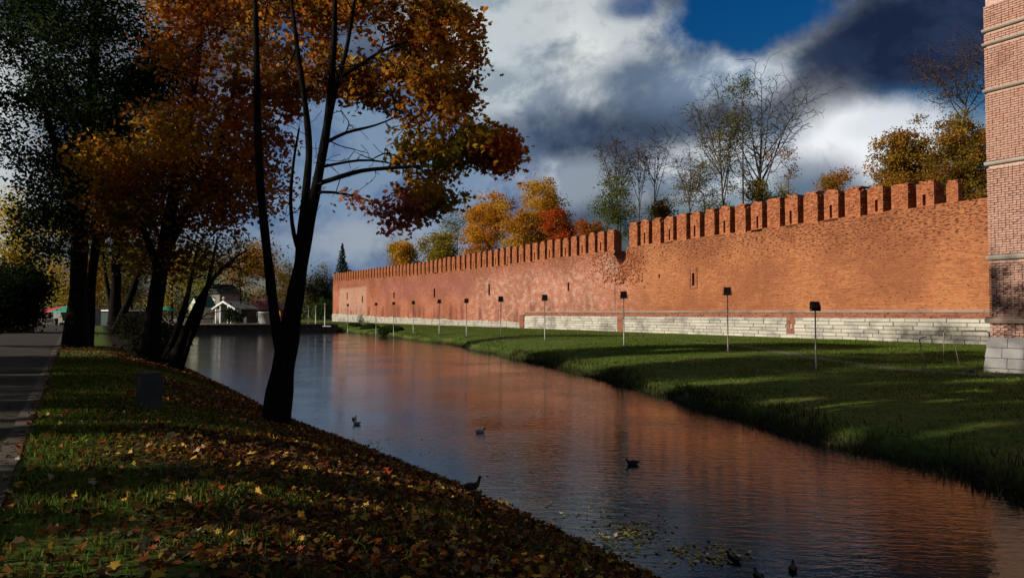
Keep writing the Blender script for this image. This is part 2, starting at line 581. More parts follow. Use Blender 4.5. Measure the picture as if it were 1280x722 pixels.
M_CREAM = plain('cream_render', (.72, .70, .48), .85, 0, .1, 2)
M_REDROOF = plain('brown_red_roof', (.16, .045, .045), .7, 0, .3, 4)
M_GREENROOF = plain('sea_green_cloth', (.03, .26, .16), .7, 0, .15, 3)
M_REDCLOTH = plain('red_awning_cloth', (.58, .05, .08), .75, 0, .15, 3)
M_WIN = plain('window_glass', (.30, .33, .33), .15, 0, .3, 2, 0, .6)
M_TIMBER = plain('timber_deck', (.22, .165, .11), .85, 0, .35, 4)
M_ORANGE = plain('orange_banner', (.80, .30, .03), .7, 0, .1, 4)
M_BALL = plain('pale_finial', (.75, .62, .45), .5, 0, .1, 4)

# ------------------------------------------------------------------ terrain
far_px = [(1400, 668), (1180, 590), (1000, 548), (870, 505), (700, 460), (560, 430), (470, 418.5), (415, 413)]
FS, FPp = zip(*[sp(x, y, 0) for x, y in far_px])
FS, FPp = np.array(FS), np.array(FPp)
o_ = np.argsort(FS); FS, FPp = FS[o_], FPp[o_]
NEAR_PX = [(825, 722), (700, 662), (590, 613), (460, 560), (360, 522), (240, 463)]
NS, NPp = zip(*[sp(x, y, 0) for x, y in NEAR_PX])
NS, NPp = np.array(NS), np.array(NPp)
o_ = np.argsort(NS); NS, NPp = NS[o_], NPp[o_]
S_END = float(sp(330, 415.5, 0)[0])
def fracnoise(x, y, seed=0):
    v = 0
    for i, (f, a) in enumerate(((.31, 1.), (.83, .5), (1.9, .25), (4.1, .12))):
        v = v + a * np.sin(x * f + seed * 1.7 + i * 2.1 + 1.3 * np.sin(y * f * .9 + i + seed)) * np.cos(y * f * 1.1 + i * 1.3 + .8 * np.sin(x * f * .7))
    return v
GROUND_Z = 1.3
def height(X, Y):
    X = np.asarray(X, float); Y = np.asarray(Y, float)
    s = X * WU[0] + Y * WU[1]
    p = X * WN[0] + Y * WN[1]
    pn = np.interp(s, NS, NPp)
    pf = np.interp(s, FS, FPp)
    nz = fracnoise(X, Y)
    # near bank
    flat = np.clip(pn - 4.5, .3, 1.2)
    t = (p - flat) / (pn - flat)
    zn = np.where(t < 0, GROUND_Z, GROUND_Z * (1 - t) + .10 * np.sin(np.clip(t, 0, 1) * math.pi))
    zn = np.where(t > 1, -(p - pn) * .5, zn)
    soft = np.clip((t + .35) / .7, 0, 1)
    zn = np.where((t > -.35) & (t < .35), zn - .05 * np.sin(soft * math.pi), zn)
    zn = np.maximum(zn + nz * .018, -1.0)
    # far bank
    tau = np.interp(s, [0, 12, 19, 30, 48, 160], [7, 7, 10, 5.5, 2.8, 2.4])
    d = p - pf - .40 * nz
    zf = np.where(d > 0, .83 * (1 - np.exp(-np.maximum(d, 0) / tau)) + .30 * np.minimum(1, np.maximum(d, 0) / .35) * np.exp(-np.maximum(d, 0) / 7), d * .6)
    zf = np.maximum(zf + np.where(d > 2, nz * .02, 0), -1.0)
    z = np.where(p < (pn + pf) / 2, zn, zf)
    # head of the pond: quay
    k = np.clip((s - S_END) / .3, 0, 1)
    zq = np.where(p > 28, np.maximum(.9 - (p - 28) * .03, .85), 1.15)
    z = np.where(s > S_END, np.where(k < 1, z * (1 - k) + zq * k, zq), z)
    return z
def hz(x, y): return float(height(np.array([x]), np.array([y]))[0])
def graded(a, b, step, far, growth=1.35):
    core = list(np.arange(a, b + 1e-6, step))
    lo, hi = [], []
    d, q = step, core[-1]
    while q < far[1]:
        d *= growth; q += d; hi.append(q)
    d, q = step, core[0]
    while q > far[0]:
        d *= growth; q -= d; lo.append(q)
    return np.array(lo[::-1] + core + hi)
gs = np.unique(np.concatenate([graded(-3, 26, .3, (-1500, 26)), graded(26, 165, .9, (26, 2500)), [S_END, S_END + .05, S_END + .3]]))
gp = np.unique(np.concatenate([graded(-1.2, 7, .2, (-1500, 7)), np.arange(7, 34, .35), graded(34, 54, 1., (34, 1800))]))
GS, GP = np.meshgrid(gs, gp, indexing='ij')
GX = GS * WU[0] + GP * WN[0]
GY = GS * WU[1] + GP * WN[1]
GZ = height(GX, GY)
ni, nj = GS.shape
idx = np.arange(ni * nj).reshape(ni, nj)
gf = np.stack([idx[:-1, :-1], idx[:-1, 1:], idx[1:, 1:], idx[1:, :-1]], -1).reshape(-1, 4)
pn_ = np.interp(GS, NS, NPp); pf_ = np.interp(GS, FS, FPp)
litter = np.clip((GP + .9) / 1.9, 0, 1) * (GP < (pn_ + pf_) / 2) + .25 * (GP < -3)
litter = np.clip(litter - .25 * (GP < .6), 0, 1)
paved = ((GS > S_END + .2) & (GP < 26)).astype(float)
TRK = np.array([on_z(x, y, .85)[:2] for x, y in ((850, 425.5), (930, 432), (1000, 441), (1100, 452), (1170, 458), (1236, 463), (1300, 467))])
def trk_dist(x, y):
    d = np.full(np.shape(x), 1e9)
    for a, b in zip(TRK[:-1], TRK[1:]):
        ab = b - a
        t = np.clip(((x - a[0]) * ab[0] + (y - a[1]) * ab[1]) / (ab @ ab), 0, 1)
        d = np.minimum(d, np.hypot(x - a[0] - t * ab[0], y - a[1] - t * ab[1]))
    return d
paved = np.maximum(paved, .42 * np.clip(1.5 - trk_dist(GX, GY) / .45, 0, 1))
wet = np.clip(1.4 - GZ / .22, 0, 1) * (GS < S_END + .3)
gcol = np.stack([litter, paved, wet], -1).reshape(-1, 3)
gme = mesh_np('ground', np.stack([GX, GY, GZ], -1).reshape(-1, 3), gf[:, ::-1] if False else gf, M_GROUND, True, gcol)
ground = link_mesh('ground', gme, kind='structure')
tag(ground, 'grassy banks of the moat with fallen leaves on the near side', 'ground')

wpts = [from_sp(-60, 1.5), from_sp(-60, 40), from_sp(S_END + .15, 46), from_sp(S_END + .15, 1.5)]
wb = MB()
wb.add(wpts, [(0, 1, 2, 3)])
water = wb.build('water', M_WATER, kind='structure')
tag(water, 'dark rippled moat water reflecting the brick wall', 'water')
if gme.polygons[0].normal.z < 0: gme.flip_normals()
if water.data.polygons[0].normal.z < 0: water.data.flip_normals()

# quay wall along the head of the pond
q = empty('quay_wall', from_sp(S_END, 0), WALL_ANG, label='low dark stone quay wall across the far end of the moat', cat='quay')
pp = 2.
while pp < 31:
    L = random.uniform(1.6, 2.4)
    for c in range(2):
        b = MB(); b.box(-.12 + c * .04, .2, pp + c * .3, pp + L - .03 + c * .3, -.1 + c * .62, .5 + c * .62 + .01, .012)
        b.build('stone', M_CONC, q)
    pp += L
b = MB(); b.box(-.2, .7, 1.5, 31.5, 1.14, 1.26); b.build('coping', M_TIMBER, q)

# path with kerb stones on the left
PD = np.array([-550., 924.]); PD /= np.linalg.norm(PD)
PNr = np.array([PD[1], -PD[0]])                      # to the right of travel
pe = on_z(0, 640, GROUND_Z)[:2]
path_root = empty('path', (0, 0, 0), kind='structure')
tag(path_root, 'worn asphalt park path along the left edge', 'path')
def path_pt(t, o, z=GROUND_Z): return (pe[0] + PD[0] * t + PNr[0] * o, pe[1] + PD[1] * t + PNr[1] * o, z)
b = MB()
N = 60
vs, fs = [], []
for i in range(N + 1):
    t = -16 + i / N * 135
    vs += [path_pt(t, -3.9, GROUND_Z + .06), path_pt(t, -2.05, GROUND_Z + .065), path_pt(t, -.2, GROUND_Z + .02)]
for i in range(N):
    for j in range(2):
        a = i * 3 + j
        fs.append((a, a + 1, a + 4, a + 3))
b.add(vs, fs, True)
b.build('asphalt', M_PATH, path_root)
kerb_meshes = []
for i in range(4):
    b = MB(); b.box(-.49, .49, -.1, .1, -.25, .0, .006); kerb_meshes.append(b.mesh('kerb_stone', M_KERB))
ang = math.atan2(PD[1], PD[0])
for side, off in ((0, -.1), (1, -4.0)):
    for i in range(70 if side == 0 else 50):
        t = -6 + i * 1.0
        o = link_mesh('kerb_stone', kerb_meshes[(i * 7 + side) % 4], path_root)
        o.location = path_pt(t, off, GROUND_Z + .035 + random.uniform(-.008, .008))
        o.rotation_euler = (random.uniform(-.02, .02), 0, ang + random.uniform(-.012, .012))

# ------------------------------------------------------------------ fortress wall
wall = empty('fortress_wall', WALL_O, WALL_ANG,
             label='long red brick fortress wall with merlons on a white stone plinth', cat='wall')
XN0, XN1 = wl(783, 300)[0], -12.0       # near section
XF0, XF1 = wl(416, 380)[0], wl(768, 300)[0]   # far section
GZ_W = .55
n_top = np.array([wl(790, 308), wl(860, 298.4), wl(978, 283), wl(1080, 268), wl(1173, 256), (-10, wl(1173, 256)[1])])
f_top = np.array([wl(416, 352), wl(520, 343.5), wl(640, 330), wl(762, 313)])
def ntop(x): return float(np.interp(x, n_top[:, 0], n_top[:, 1]))
def ftop(x): return float(np.interp(x, f_top[:, 0], f_top[:, 1]))

def wall_body(name, x0, x1, topf, holes, thick=3.2, colw=1.3, seed=1):
    r = random.Random(seed)
    xs = set(np.arange(x0, x1, colw).tolist() + [x0, x1])
    zs = set([GZ_W, 2.2, 4., 6., 8.])
    for (a, b_, c, d, dep) in holes:
        xs = {x for x in xs if not (a - .15 < x < b_ + .15)} | {a, b_}
        zs |= {c, d}
    xs.discard(None)
    xs = sorted(xs); zs = sorted(zs)
    m = MB()
    V = {}
    def vid(i, j, y=0.):
        key = (i, j, y)
        if key not in V:
            x = xs[i]
            z = zs[j] if j < len(zs) else topf(x) + r.uniform(-.10, .10)
            V[key] = len(m.v)
            m.v.append((x, y, z))
        return V[key]
    nx, nz = len(xs), len(zs) + 1
    def inhole(i, j):
        if j >= len(zs) - 1: return None
        cx, cz = (xs[i] + xs[i + 1]) / 2, (zs[j] + zs[j + 1]) / 2
        for h in holes:
            if h[0] < cx < h[1] and h[2] < cz < h[3]: return h
        return None
    def face(f):
        m.f.append(f); m.sm.append(False)
    for i in range(nx - 1):
        for j in range(nz - 1):
            h = inhole(i, j)
            y = h[4] if h else 0.
            face((vid(i, j, y), vid(i + 1, j, y), vid(i + 1, j + 1, y), vid(i, j + 1, y)))
            for (di, dj, e) in ((-1, 0, ((i, j), (i, j + 1))), (1, 0, ((i + 1, j + 1), (i + 1, j))), (0, -1, ((i + 1, j), (i, j))), (0, 1, ((i, j + 1), (i + 1, j + 1)))):
                ii, jj = i + di, j + dj
                if h and 0 <= ii < nx - 1 and 0 <= jj < nz - 1:
                    h2 = inhole(ii, jj)
                    y2 = h2[4] if h2 else 0.
                    if y2 < y:
                        (a1, b1), (a2, b2) = e
                        face((vid(a1, b1, y), vid(a2, b2, y), vid(a2, b2, y2), vid(a1, b1, y2)))
    T = len(zs)
    for i in range(nx - 1):
        tb0, tb1 = len(m.v), len(m.v) + 1
        m.v += [(xs[i], thick, topf(xs[i]) - .1), (xs[i + 1], thick, topf(xs[i + 1]) - .1), (xs[i], thick, GZ_W), (xs[i + 1], thick, GZ_W)]
        face((vid(i, T), vid(i + 1, T), tb1, tb0))
        face((tb0, tb1, tb1 + 2, tb0 + 2))
    for i in (0, nx - 1):
        n0 = len(m.v)
        m.v += [(xs[i], thick, topf(xs[i]) - .1), (xs[i], thick, GZ_W)]
        face(tuple(vid(i, j) for j in range(nz)) + (n0, n0 + 1))
    return m.build(name, M_WALL, wall)

def hole(x, y, wpx, hpx, dep=.7):
    a, zb = wl(x - wpx / 2, y + hpx / 2); c, zt = wl(x + wpx / 2, y - hpx / 2)
    return (min(a, c), max(a, c), zb, zt, dep)
near_holes = [hole(866.5, 349, 3.2, 16), hole(824, 345, 2, 5, .3)]
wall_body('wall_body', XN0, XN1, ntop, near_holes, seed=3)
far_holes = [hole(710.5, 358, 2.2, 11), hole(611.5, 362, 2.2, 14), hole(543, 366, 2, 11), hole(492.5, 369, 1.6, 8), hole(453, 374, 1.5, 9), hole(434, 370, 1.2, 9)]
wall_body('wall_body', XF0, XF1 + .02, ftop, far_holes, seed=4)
# the broken, lower stretch between the two sections
gap = MB()
gx = np.linspace(XF1 + .02, XN0, 6)
gzt = [wl(770, 318)[1] - .1, wl(772, 326)[1], wl(775, 331)[1], wl(777, 330)[1], wl(779, 326)[1], wl(783, 318)[1] - .2]
for i in range(5):
    gap.add([(gx[i], .06, GZ_W), (gx[i + 1], .06, GZ_W), (gx[i + 1], .06, gzt[i + 1]), (gx[i], .06, gzt[i]),
             (gx[i], 3, GZ_W), (gx[i + 1], 3, GZ_W), (gx[i + 1], 3, gzt[i + 1]), (gx[i], 3, gzt[i])],
            [(0, 1, 2, 3), (3, 2, 6, 7), (5, 4, 7, 6)])
gap.build('wall_breach', M_WALL, wall)
# broken masonry face
M_RUB = stone_mat('rubble_stone', (.40, .26, .20), (.15, .07, .05), .8)
rb = [MB(), MB()]
rr = random.Random(5)
for i in range(900):
    px = rr.triangular(734, 808, 776); py = rr.triangular(311, 362, 326)
    if py > 352 and rr.random() < .6: continue
    if px < 756 and py < 318: continue
    x, z = wl(px, py)
    if z > (ntop(x) if x > XN0 else ftop(x) if x < XF1 else 8.4) - .1: continue
    L = rr.uniform(.12, .36); H = rr.uniform(.07, .14); D = rr.uniform(.01, .12)
    M = Matrix.Translation((x, 0, z)) @ Matrix.Rotation(rr.uniform(-.1, .1), 4, 'Y') @ Matrix.Rotation(rr.uniform(-.3, .3), 4, 'Z')
    white = (px - 764) ** 2 / 300 + (py - 330) ** 2 / 260 < rr.uniform(-.5, 1.1)
    rb[0 if white else 1].box(-L / 2, L / 2, -D, .25, -H / 2, H / 2, .03, M)
rb[0].build('broken_stone', M_RUB, wall, kind='stuff')
rb[1].build('broken_brick', M_MERLON, wall, kind='stuff')

# merlons: shared meshes, plain and with a loophole
def merlon_mesh(wd, ht, th, slit, seed, lod=0):
    r = random.Random(seed)
    m = MB()
    def ragged(x0, x1, z0, z1):
        n = 5
        xs = [x0 + (x1 - x0) * i / n for i in range(n + 1)]
        tops = [z1 - abs(r.gauss(0, .12)) - (.3 if i in (0, n) else 0) * r.random() for i in range(n + 1)]
        vs = []
        for x, t in zip(xs, tops):
            j = r.uniform(-.02, .02)
            vs += [(x, j, z0), (x, j, t), (x, th, t - r.uniform(0, .1)), (x, th, z0)]
        fs = []
        for i in range(n):
            a = i * 4
            fs += [(a, a + 4, a + 5, a + 1), (a + 1, a + 5, a + 6, a + 2), (a + 2, a + 6, a + 7, a + 3)]
        fs += [(0, 1, 2, 3), (n * 4 + 3, n * 4 + 2, n * 4 + 1, n * 4)]
        m.add(vs, fs)
        # loose top bricks
        for i in range(7):
            x = r.uniform(x0 + .1, x1 - .2)
            z = z1 - .13 + r.uniform(-.04, .08)
            m.box(x, x + r.uniform(.18, .32), r.uniform(.01, .1), r.uniform(.3, th), z, z + .09, .015)
    hw = wd / 2
    if slit:
        c = r.uniform(-.12, .12); sw = .12; s0, s1 = .08, ht * .48
        m.box(-hw, c - sw, 0, th, -.15, s1)
        m.box(c + sw, hw, 0, th, -.15, s1)
        m.box(c - sw, c + sw, 0, th, -.15, s0)
        m.box(c - sw, c + sw, .45, .5, s0, s1)
        ragged(-hw, hw, s1, ht)
    else:
        ragged(-hw, hw, -.15, ht)
    # uneven brick courses proud of the face
    for i in range(60):
        x = r.uniform(-hw, hw - .3); z = round(r.uniform(0.05, ht - .25) / .1) * .1
        if slit and z < ht * .5: 
            if abs(x + .14 - c) < .34: continue
        m.box(x, x + .28, -r.uniform(.008, .055), .05, z, z + .085, .004)
    for i in range(40):
        y = r.uniform(.05, th - .3); z = round(r.uniform(.05, ht - .3) / .1) * .1
        q_ = r.uniform(.01, .06)
        m.box(hw - .05, hw + q_, y, y + .26, z, z + .085, .004)
    return m.mesh('merlon', M_MERLON)
near_m = [merlon_mesh(1.30, 2.1, 1.25, i % 2 == 1, 20 + i) for i in range(6)]
far_m = [merlon_mesh(1.22, 2.15, 1.1, i % 2 == 1, 40 + i) for i in range(6)]
gaps_px = [1173.6, 1141, 1109, 1080, 1052.5, 1026, 1001, 978, 956, 935.5, 915.6, 896, 878, 860, 843.7, 828, 813, 798.6]
gx_ = [wl(x, 280)[0] for x in gaps_px]
cent = [(gx_[i] + gx_[i + 1]) / 2 for i in range(len(gx_) - 1)]
cent = [gx_[0] + .95] + cent + [gx_[-1] - .97]
for i, x in enumerate(cent):
    o = link_mesh('merlon', near_m[(i % 2) + 2 * ((i // 2) % 3)], wall)
    o.location = (x, 0, ntop(x))
    tgt = float(np.interp(x, [wl(790, 280)[0], wl(1000, 243)[0], wl(1186, 226)[0]], [wl(790, 279)[1], wl(1000, 243.5)[1], wl(1186, 224)[1]]))
    sz = (tgt - ntop(x)) / 2.0 * random.uniform(.97, 1.03)
    o.scale = (random.uniform(.95, 1.04) * (.62 if i == 0 else 1), (.45 if i == 0 else 1), sz * (.9 if i == 0 else 1))
x = XF1 - .72
i = 0
while x > XF0 + .6:
    o = link_mesh('merlon', far_m[(i * 5) % 6], wall)
    o.location = (x, 0, ftop(x))
    tgt = float(np.interp(x, [wl(420, 342)[0], wl(520, 329)[0], wl(640, 309)[0], wl(762, 289)[0]], [wl(420, 342)[1], wl(520, 329)[1], wl(640, 309)[1], wl(762, 288.5)[1]]))
    o.scale = (random.uniform(.97, 1.03), 1, (tgt - ftop(x)) / 2.05 * random.uniform(.97, 1.03))
    x -= 1.86
    i += 1

# slit surrounds
for (px, py, hw_, hh) in ((866.5, 348, 5.2, 13),):
    x0, z0 = wl(px - hw_, py + hh); x1, z1 = wl(px + hw_, py - hh)
    f = MB()
    f.box(x0, x0 + .22, -.06, .1, z0, z1, .01); f.box(x1 - .22, x1, -.06, .1, z0, z1, .01)
    f.box(x0 + .222, x1 - .222, -.05, .1, z1 - .2, z1 - .004, .01); f.box(x0 + .222, x1 - .222, -.05, .1, z0 + .004, z0 + .16, .01)
    f.build('window_surround', M_BRICKBAND, wall)

# plinth of the near section
PX0 = wl(657, 400)[0]
ZM0, ZM1 = wl(1100, 390.5)[1], wl(1100, 387.2)[1]
ZS1 = wl(1100, 397)[1]
mo = MB()
x = PX0
while x < -14:
    L = random.uniform(1.4, 2.2)
    m_ = MB()
    j = random.uniform(-.01, .01)
    m_.add([(x, -.2 + j, ZM0), (x + L - .02, -.2 + j, ZM0), (x + L - .02, -.23 + j, ZM0 + .09), (x, -.23 + j, ZM0 + .09),
            (x, -.04, ZM1 + .02), (x + L - .02, -.04, ZM1 + .02), (x, .1, ZM1), (x + L - .02, .1, ZM1), (x, .1, ZM0), (x + L - .02, .1, ZM0)],
           [(0, 1, 2, 3), (3, 2, 5, 4), (4, 5, 7, 6), (1, 0, 8, 9), (0, 3, 4, 6, 8), (2, 1, 9, 7, 5)])
    m_.build('moulding_stone', M_MOULD, wall)
    x += L
mo.box(PX0, -14, -.13, .05, ZS1 - .002, ZM0 + .004)
mo.build('brick_band', M_BRICKBAND, wall)
core = MB(); core.box(PX0 + .03, -14, -.115, .04, .4, ZS1 - .004); core.build('plinth_core', M_DARKJOINT, wall)
ncour = 6
ch = (ZS1 - .80) / ncour
nic = hole(990, 407.5, 8.5, 17)
for c in range(-1, ncour):
    x = PX0 - random.uniform(0, .6) * (c % 2) * 0
    while x < -15:
        L = random.uniform(1.0, 2.3)
        z0 = .80 + c * ch
        x1 = min(x + L - .035, -14)
        if c >= 1 and x1 > nic[0] and x < nic[1]:
            if x < nic[0] - .3: x1 = nic[0] - .03
            else:
                x = nic[1] + .03; continue
        jy = random.uniform(-.025, .02)
        b = MB()
        e = .02
        zt = z0 + ch - .028 - (random.uniform(0, .1) if c == ncour - 1 else 0)
        b.add([(x, -.16, z0), (x1, -.16, z0), (x1, -.16, zt), (x, -.16, zt),
               (x + e, -.2 + jy, z0 + e), (x1 - e, -.2 + jy + random.uniform(-.01, .01), z0 + e), (x1 - e, -.2 + jy, zt - e), (x + e, -.2 + jy + random.uniform(-.01, .01), zt - e),
               (x, 0, z0), (x1, 0, z0), (x1, 0, zt), (x, 0, zt)],
              [(4, 5, 6, 7), (0, 1, 5, 4), (1, 2, 6, 5), (2, 3, 7, 6), (3, 0, 4, 7), (8, 9, 1, 0), (9, 10, 2, 1), (10, 11, 3, 2), (11, 8, 0, 3)])
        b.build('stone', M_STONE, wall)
        x += L
# brick panel with a dark vent in the plinth
b = MB()
xa, xb_, za, zb = nic[0], nic[1], nic[2], ZS1 + .02
xm = (xa + xb_) / 2
b.box(xa, xm - .13, -.17, .02, za, zb); b.box(xm + .13, xb_, -.17, .02, za, zb)
b.box(xm - .13, xm + .13, -.168, .02, za, zb - .95); b.box(xm - .13, xm + .13, -.168, .02, zb - .55, zb)
b.box(xm - .13, xm + .13, .03, .05, zb - .95, zb - .55)
b.build('brick_panel', M_BRICKBAND, wall)
x0, x1 = wl(773.5, 402)[0], wl(780.5, 402)[0]
b = MB(); b.box(x0, x1, -.235, .02, .75, ZS1 - .05, .02); b.build('brick_panel', M_BRICKBAND, wall)
x0, x1 = wl(651.5, 402)[0], wl(657, 402)[0]
b = MB(); b.box(x0, x1 - .02, -.3, .02, .9, wl(654, 393)[1], .02); b.build('brick_panel', M_BRICKBAND, wall)
# low stone plinth of the far section
b = MB()
zt0, zt1 = wl(650, 401)[1], wl(416, 391.5)[1]
x = XF0
while x < PX0 - .6:
    L = random.uniform(.8, 1.6)
    zt = float(np.interp(x, [wl(416, 391)[0], wl(470, 394.5)[0], wl(560, 398)[0], wl(650, 401)[0]], [wl(416, 391)[1], wl(470, 394.5)[1], wl(560, 398)[1], wl(650, 401)[1]]))
    nc = 3
    h = (zt - .6) / nc
    for c in range(nc):
        b.box(x, x + L - .04, -.14 + random.uniform(-.03, .03), .05, .6 + c * h, .6 + (c + 1) * h - .03 - (random.uniform(0, .2) if c == nc - 1 else 0), .01)
    x += L
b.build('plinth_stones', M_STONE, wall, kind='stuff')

# ------------------------------------------------------------------ tower at the right edge
TD = 28.0
TA = P(1237, 391, TD)
ts, tp = TA[0] * WU[0] + TA[1] * WU[1], TA[0] * WN[0] + TA[1] * WN[1]
tower = empty('brick_tower', from_sp(ts, tp), WALL_ANG, label='tall brick fortress tower with white stone bands at the right edge', cat='tower')
def tz(y, x=1240): return float(wl(x, y, tp)[1])
TW, TDp, TH = 11., WP - tp - .05, 20.
b = MB(); b.box(.05, TW, .06, TDp, 1.2, TH); b.build('tower_body', M_MORTAR, tower)
zg = tz(421)
CH = .089
bmesh_cache = {}
def brick_me(L, mi):
    key = (round(L, 2), mi)
    if key not in bmesh_cache:
        b = MB()
        e = .008
        b.add([(0, .1, 0), (L, .1, 0), (L, .1, CH - .028), (0, .1, CH - .028), (0, 0.012, 0), (L, .012, 0), (L, .012, CH - .028), (0, .012, CH - .028),
               (e, 0, e), (L - e, 0, e), (L - e, 0, CH - .028 - e), (e, 0, CH - .028 - e)],
              [(8, 9, 10, 11), (4, 5, 9, 8), (5, 6, 10, 9), (6, 7, 11, 10), (7, 4, 8, 11), (0, 1, 5, 4), (1, 2, 6, 5), (2, 3, 7, 6), (3, 0, 4, 7)])
        bmesh_cache[key] = b.mesh('brick', ([*M_TBRICK, M_TDARK])[mi])
    return bmesh_cache[key]
bands = [(36, .12), (53.5, .11), (112, .12), (204, .14), (322, .18)]
bz = [(tz(y), h) for y, h in bands]
cand = []
row = 0
z = zg
rr = random.Random(9)
ybase = tz(400)
while z < 14.6:
    mid = z + CH / 2
    if any(zb - h / 2 - .06 < mid < zb + h / 2 + .04 for zb, h in bz) or abs(mid - ybase) < .11:
        z += CH; row += 1; continue
    x = 0. if row % 2 == 0 else 0.
    first = True
    while x < 3.4:
        L = (.26 if row % 2 == 0 else .13) if first else rr.choice((.26, .26, .13))
        first = False
        zpy = z
        brick_shade = (tz(400) < z < tz(338)) and rr.random() < (.35 if tz(395) < z < tz(362) else .15)  # tree shade on the lower tower, painted as darker bricks
        if z < tz(400): brick_shade = rr.random() < .55
        mi = 3 if brick_shade else rr.choice((0, 0, 1, 1, 2))
        cand.append((x, z, L - .018, mi, rr.uniform(-.012, .008)))
        x += L
    z += CH; row += 1
vis = [c for c in cand if c[0] < 1.55]
vis.sort(key=lambda c: c[0] + abs(c[1] - 6) * .02 if True else 0)
# the largest whole bricks in view are objects, the rest one joined part
order = sorted(range(len(cand)), key=lambda i: (cand[i][0] > 1.35, -cand[i][2], abs(cand[i][1] - 4.)))
single = set(order[:300])
stuff = [MB() for _ in range(4)]
for i, (x, z, L, mi, jy) in enumerate(cand):
    if i in single:
        o = link_mesh('brick', brick_me(L, mi), tower)
        o.location = (x, jy, z)
    else:
        stuff[mi].box(x, x + L, jy, .1, z, z + CH - .028)
for mi, s_ in enumerate(stuff):
    if s_.f: s_.build('brick_courses', ([*M_TBRICK, M_TDARK])[mi], tower, kind='stuff')
b = MB(); b.box(3.42, TW - .02, .0, .1, zg, 14.6); b.build('plain_brickwork', M_MERLON, tower)
for zb, h in bz:
    b = MB()
    pr = [( -.02, -h / 2), (-.05, -h / 2 + .02), (-.08, 0), (-.08, h / 2 - .03), (-.02, h / 2), (.1, h / 2), (.1, -h / 2)]
    n = len(pr)
    vs = [(-.06 if q_[0] < .0 else .0, q_[0], zb + q_[1]) for q_ in pr] + [(TW, q_[0], zb + q_[1]) for q_ in pr]
    b.add(vs, [tuple(range(n)), tuple(range(2 * n - 1, n - 1, -1))] + [((i + 1) % n, i, n + i, n + (i + 1) % n) for i in range(n)])
    b.build('stone_band', M_BANDST, tower)
b = MB()
pr = [(-.02, -.12), (-.14, -.10), (-.18, 0), (-.14, .08), (-.02, .12), (.1, .12), (.1, -.12)]
n = len(pr)
vs = [(-.1, q_[0], ybase + q_[1]) for q_ in pr] + [(TW, q_[0], ybase + q_[1]) for q_ in pr]
b.add(vs, [tuple(range(n)), tuple(range(2 * n - 1, n - 1, -1))] + [((i + 1) % n, i, n + i, n + (i + 1) % n) for i in range(n)])
b.build('base_moulding', M_MOULD, tower)
# battered grey stone foot, in courses of blocks
zc = [.3, 1.02, 1.42, 1.75, zg]
zc = [zg - 1.9 + i * 1.9 / 5 for i in range(6)]
for c in range(5):
    x = -.02 - .05 * (5 - c) * .5
    xx = x
    fl0, fl1 = .06 + .055 * (5 - c), .06 + .055 * (4 - c)
    k_ = 0
    while xx < 6:
        L = random.uniform(.7, 1.1) if k_ else random.uniform(.45, .9)
        b = MB()
        x0_, x1_ = xx, xx + L - .02
        b.add([(x0_ - (.05 if k_ == 0 else 0), -fl0, zc[c]), (x1_, -fl0, zc[c]), (x1_, -fl1, zc[c + 1] - .02), (x0_, -fl1, zc[c + 1] - .02),
               (x0_, .08, zc[c]), (x1_, .08, zc[c]), (x1_, .08, zc[c + 1] - .02), (x0_, .08, zc[c + 1] - .02)],
              [(0, 1, 2, 3), (1, 5, 6, 2), (4, 0, 3, 7), (3, 2, 6, 7), (5, 4, 7, 6)])
        b.build('stone', M_STONE_GREY, tower)
        xx += L; k_ += 1
b = MB(); b.box(0, TW, 0.0, TDp, -.3, zg); b.build('foot_core', M_DARKJOINT, tower)

# ------------------------------------------------------------------ floodlights along the bank
def make_floodlight(H, head, tilt, nopole=False):
    root = empty('floodlight')
    b = MB(); b.tube([(0, 0, -.3), (0, 0, H * .35), (0, 0, H - head * .9)], [.038, .034, .03], 8); b.build('pole', M_METAL_POLE, root)
    b = MB(); b.box(-.16, .16, -.16, .16, -.2, .06, .0, None, .02); b.build('base_plate', M_CONC, root)
    b = MB()
    b.box(-head * .62, head * .62, -.03, .03, H - head * .98, H - head * .90)
    b.box(-head * .62, -head * .55, -.025, .025, H - head * .898, H - head * .4)
    b.box(head * .55, head * .62, -.025, .025, H - head * .898, H - head * .4)
    b.build('bracket', M_DARKMETAL, root)
    M = Matrix.Translation((0, 0, H - head * .38)) @ Matrix.Rotation(tilt, 4, 'X')
    b = MB(); b.box(-head * .5, head * .5, -.09, .09, -head * .48, head * .48, 0, M)
    for k_ in range(5):
        xx = -head * .4 + k_ * head * .2
        b.box(xx - .008, xx + .008, -.13, -.091, -head * .4, head * .4, 0, M)
    h = b.build('lamp_head', M_DARKMETAL, root)
    b = MB(); b.box(-head * .44, head * .44, .092, .1, -head * .42, head * .42, 0, M); b.build('glass', M_GLASS, h)
    return root
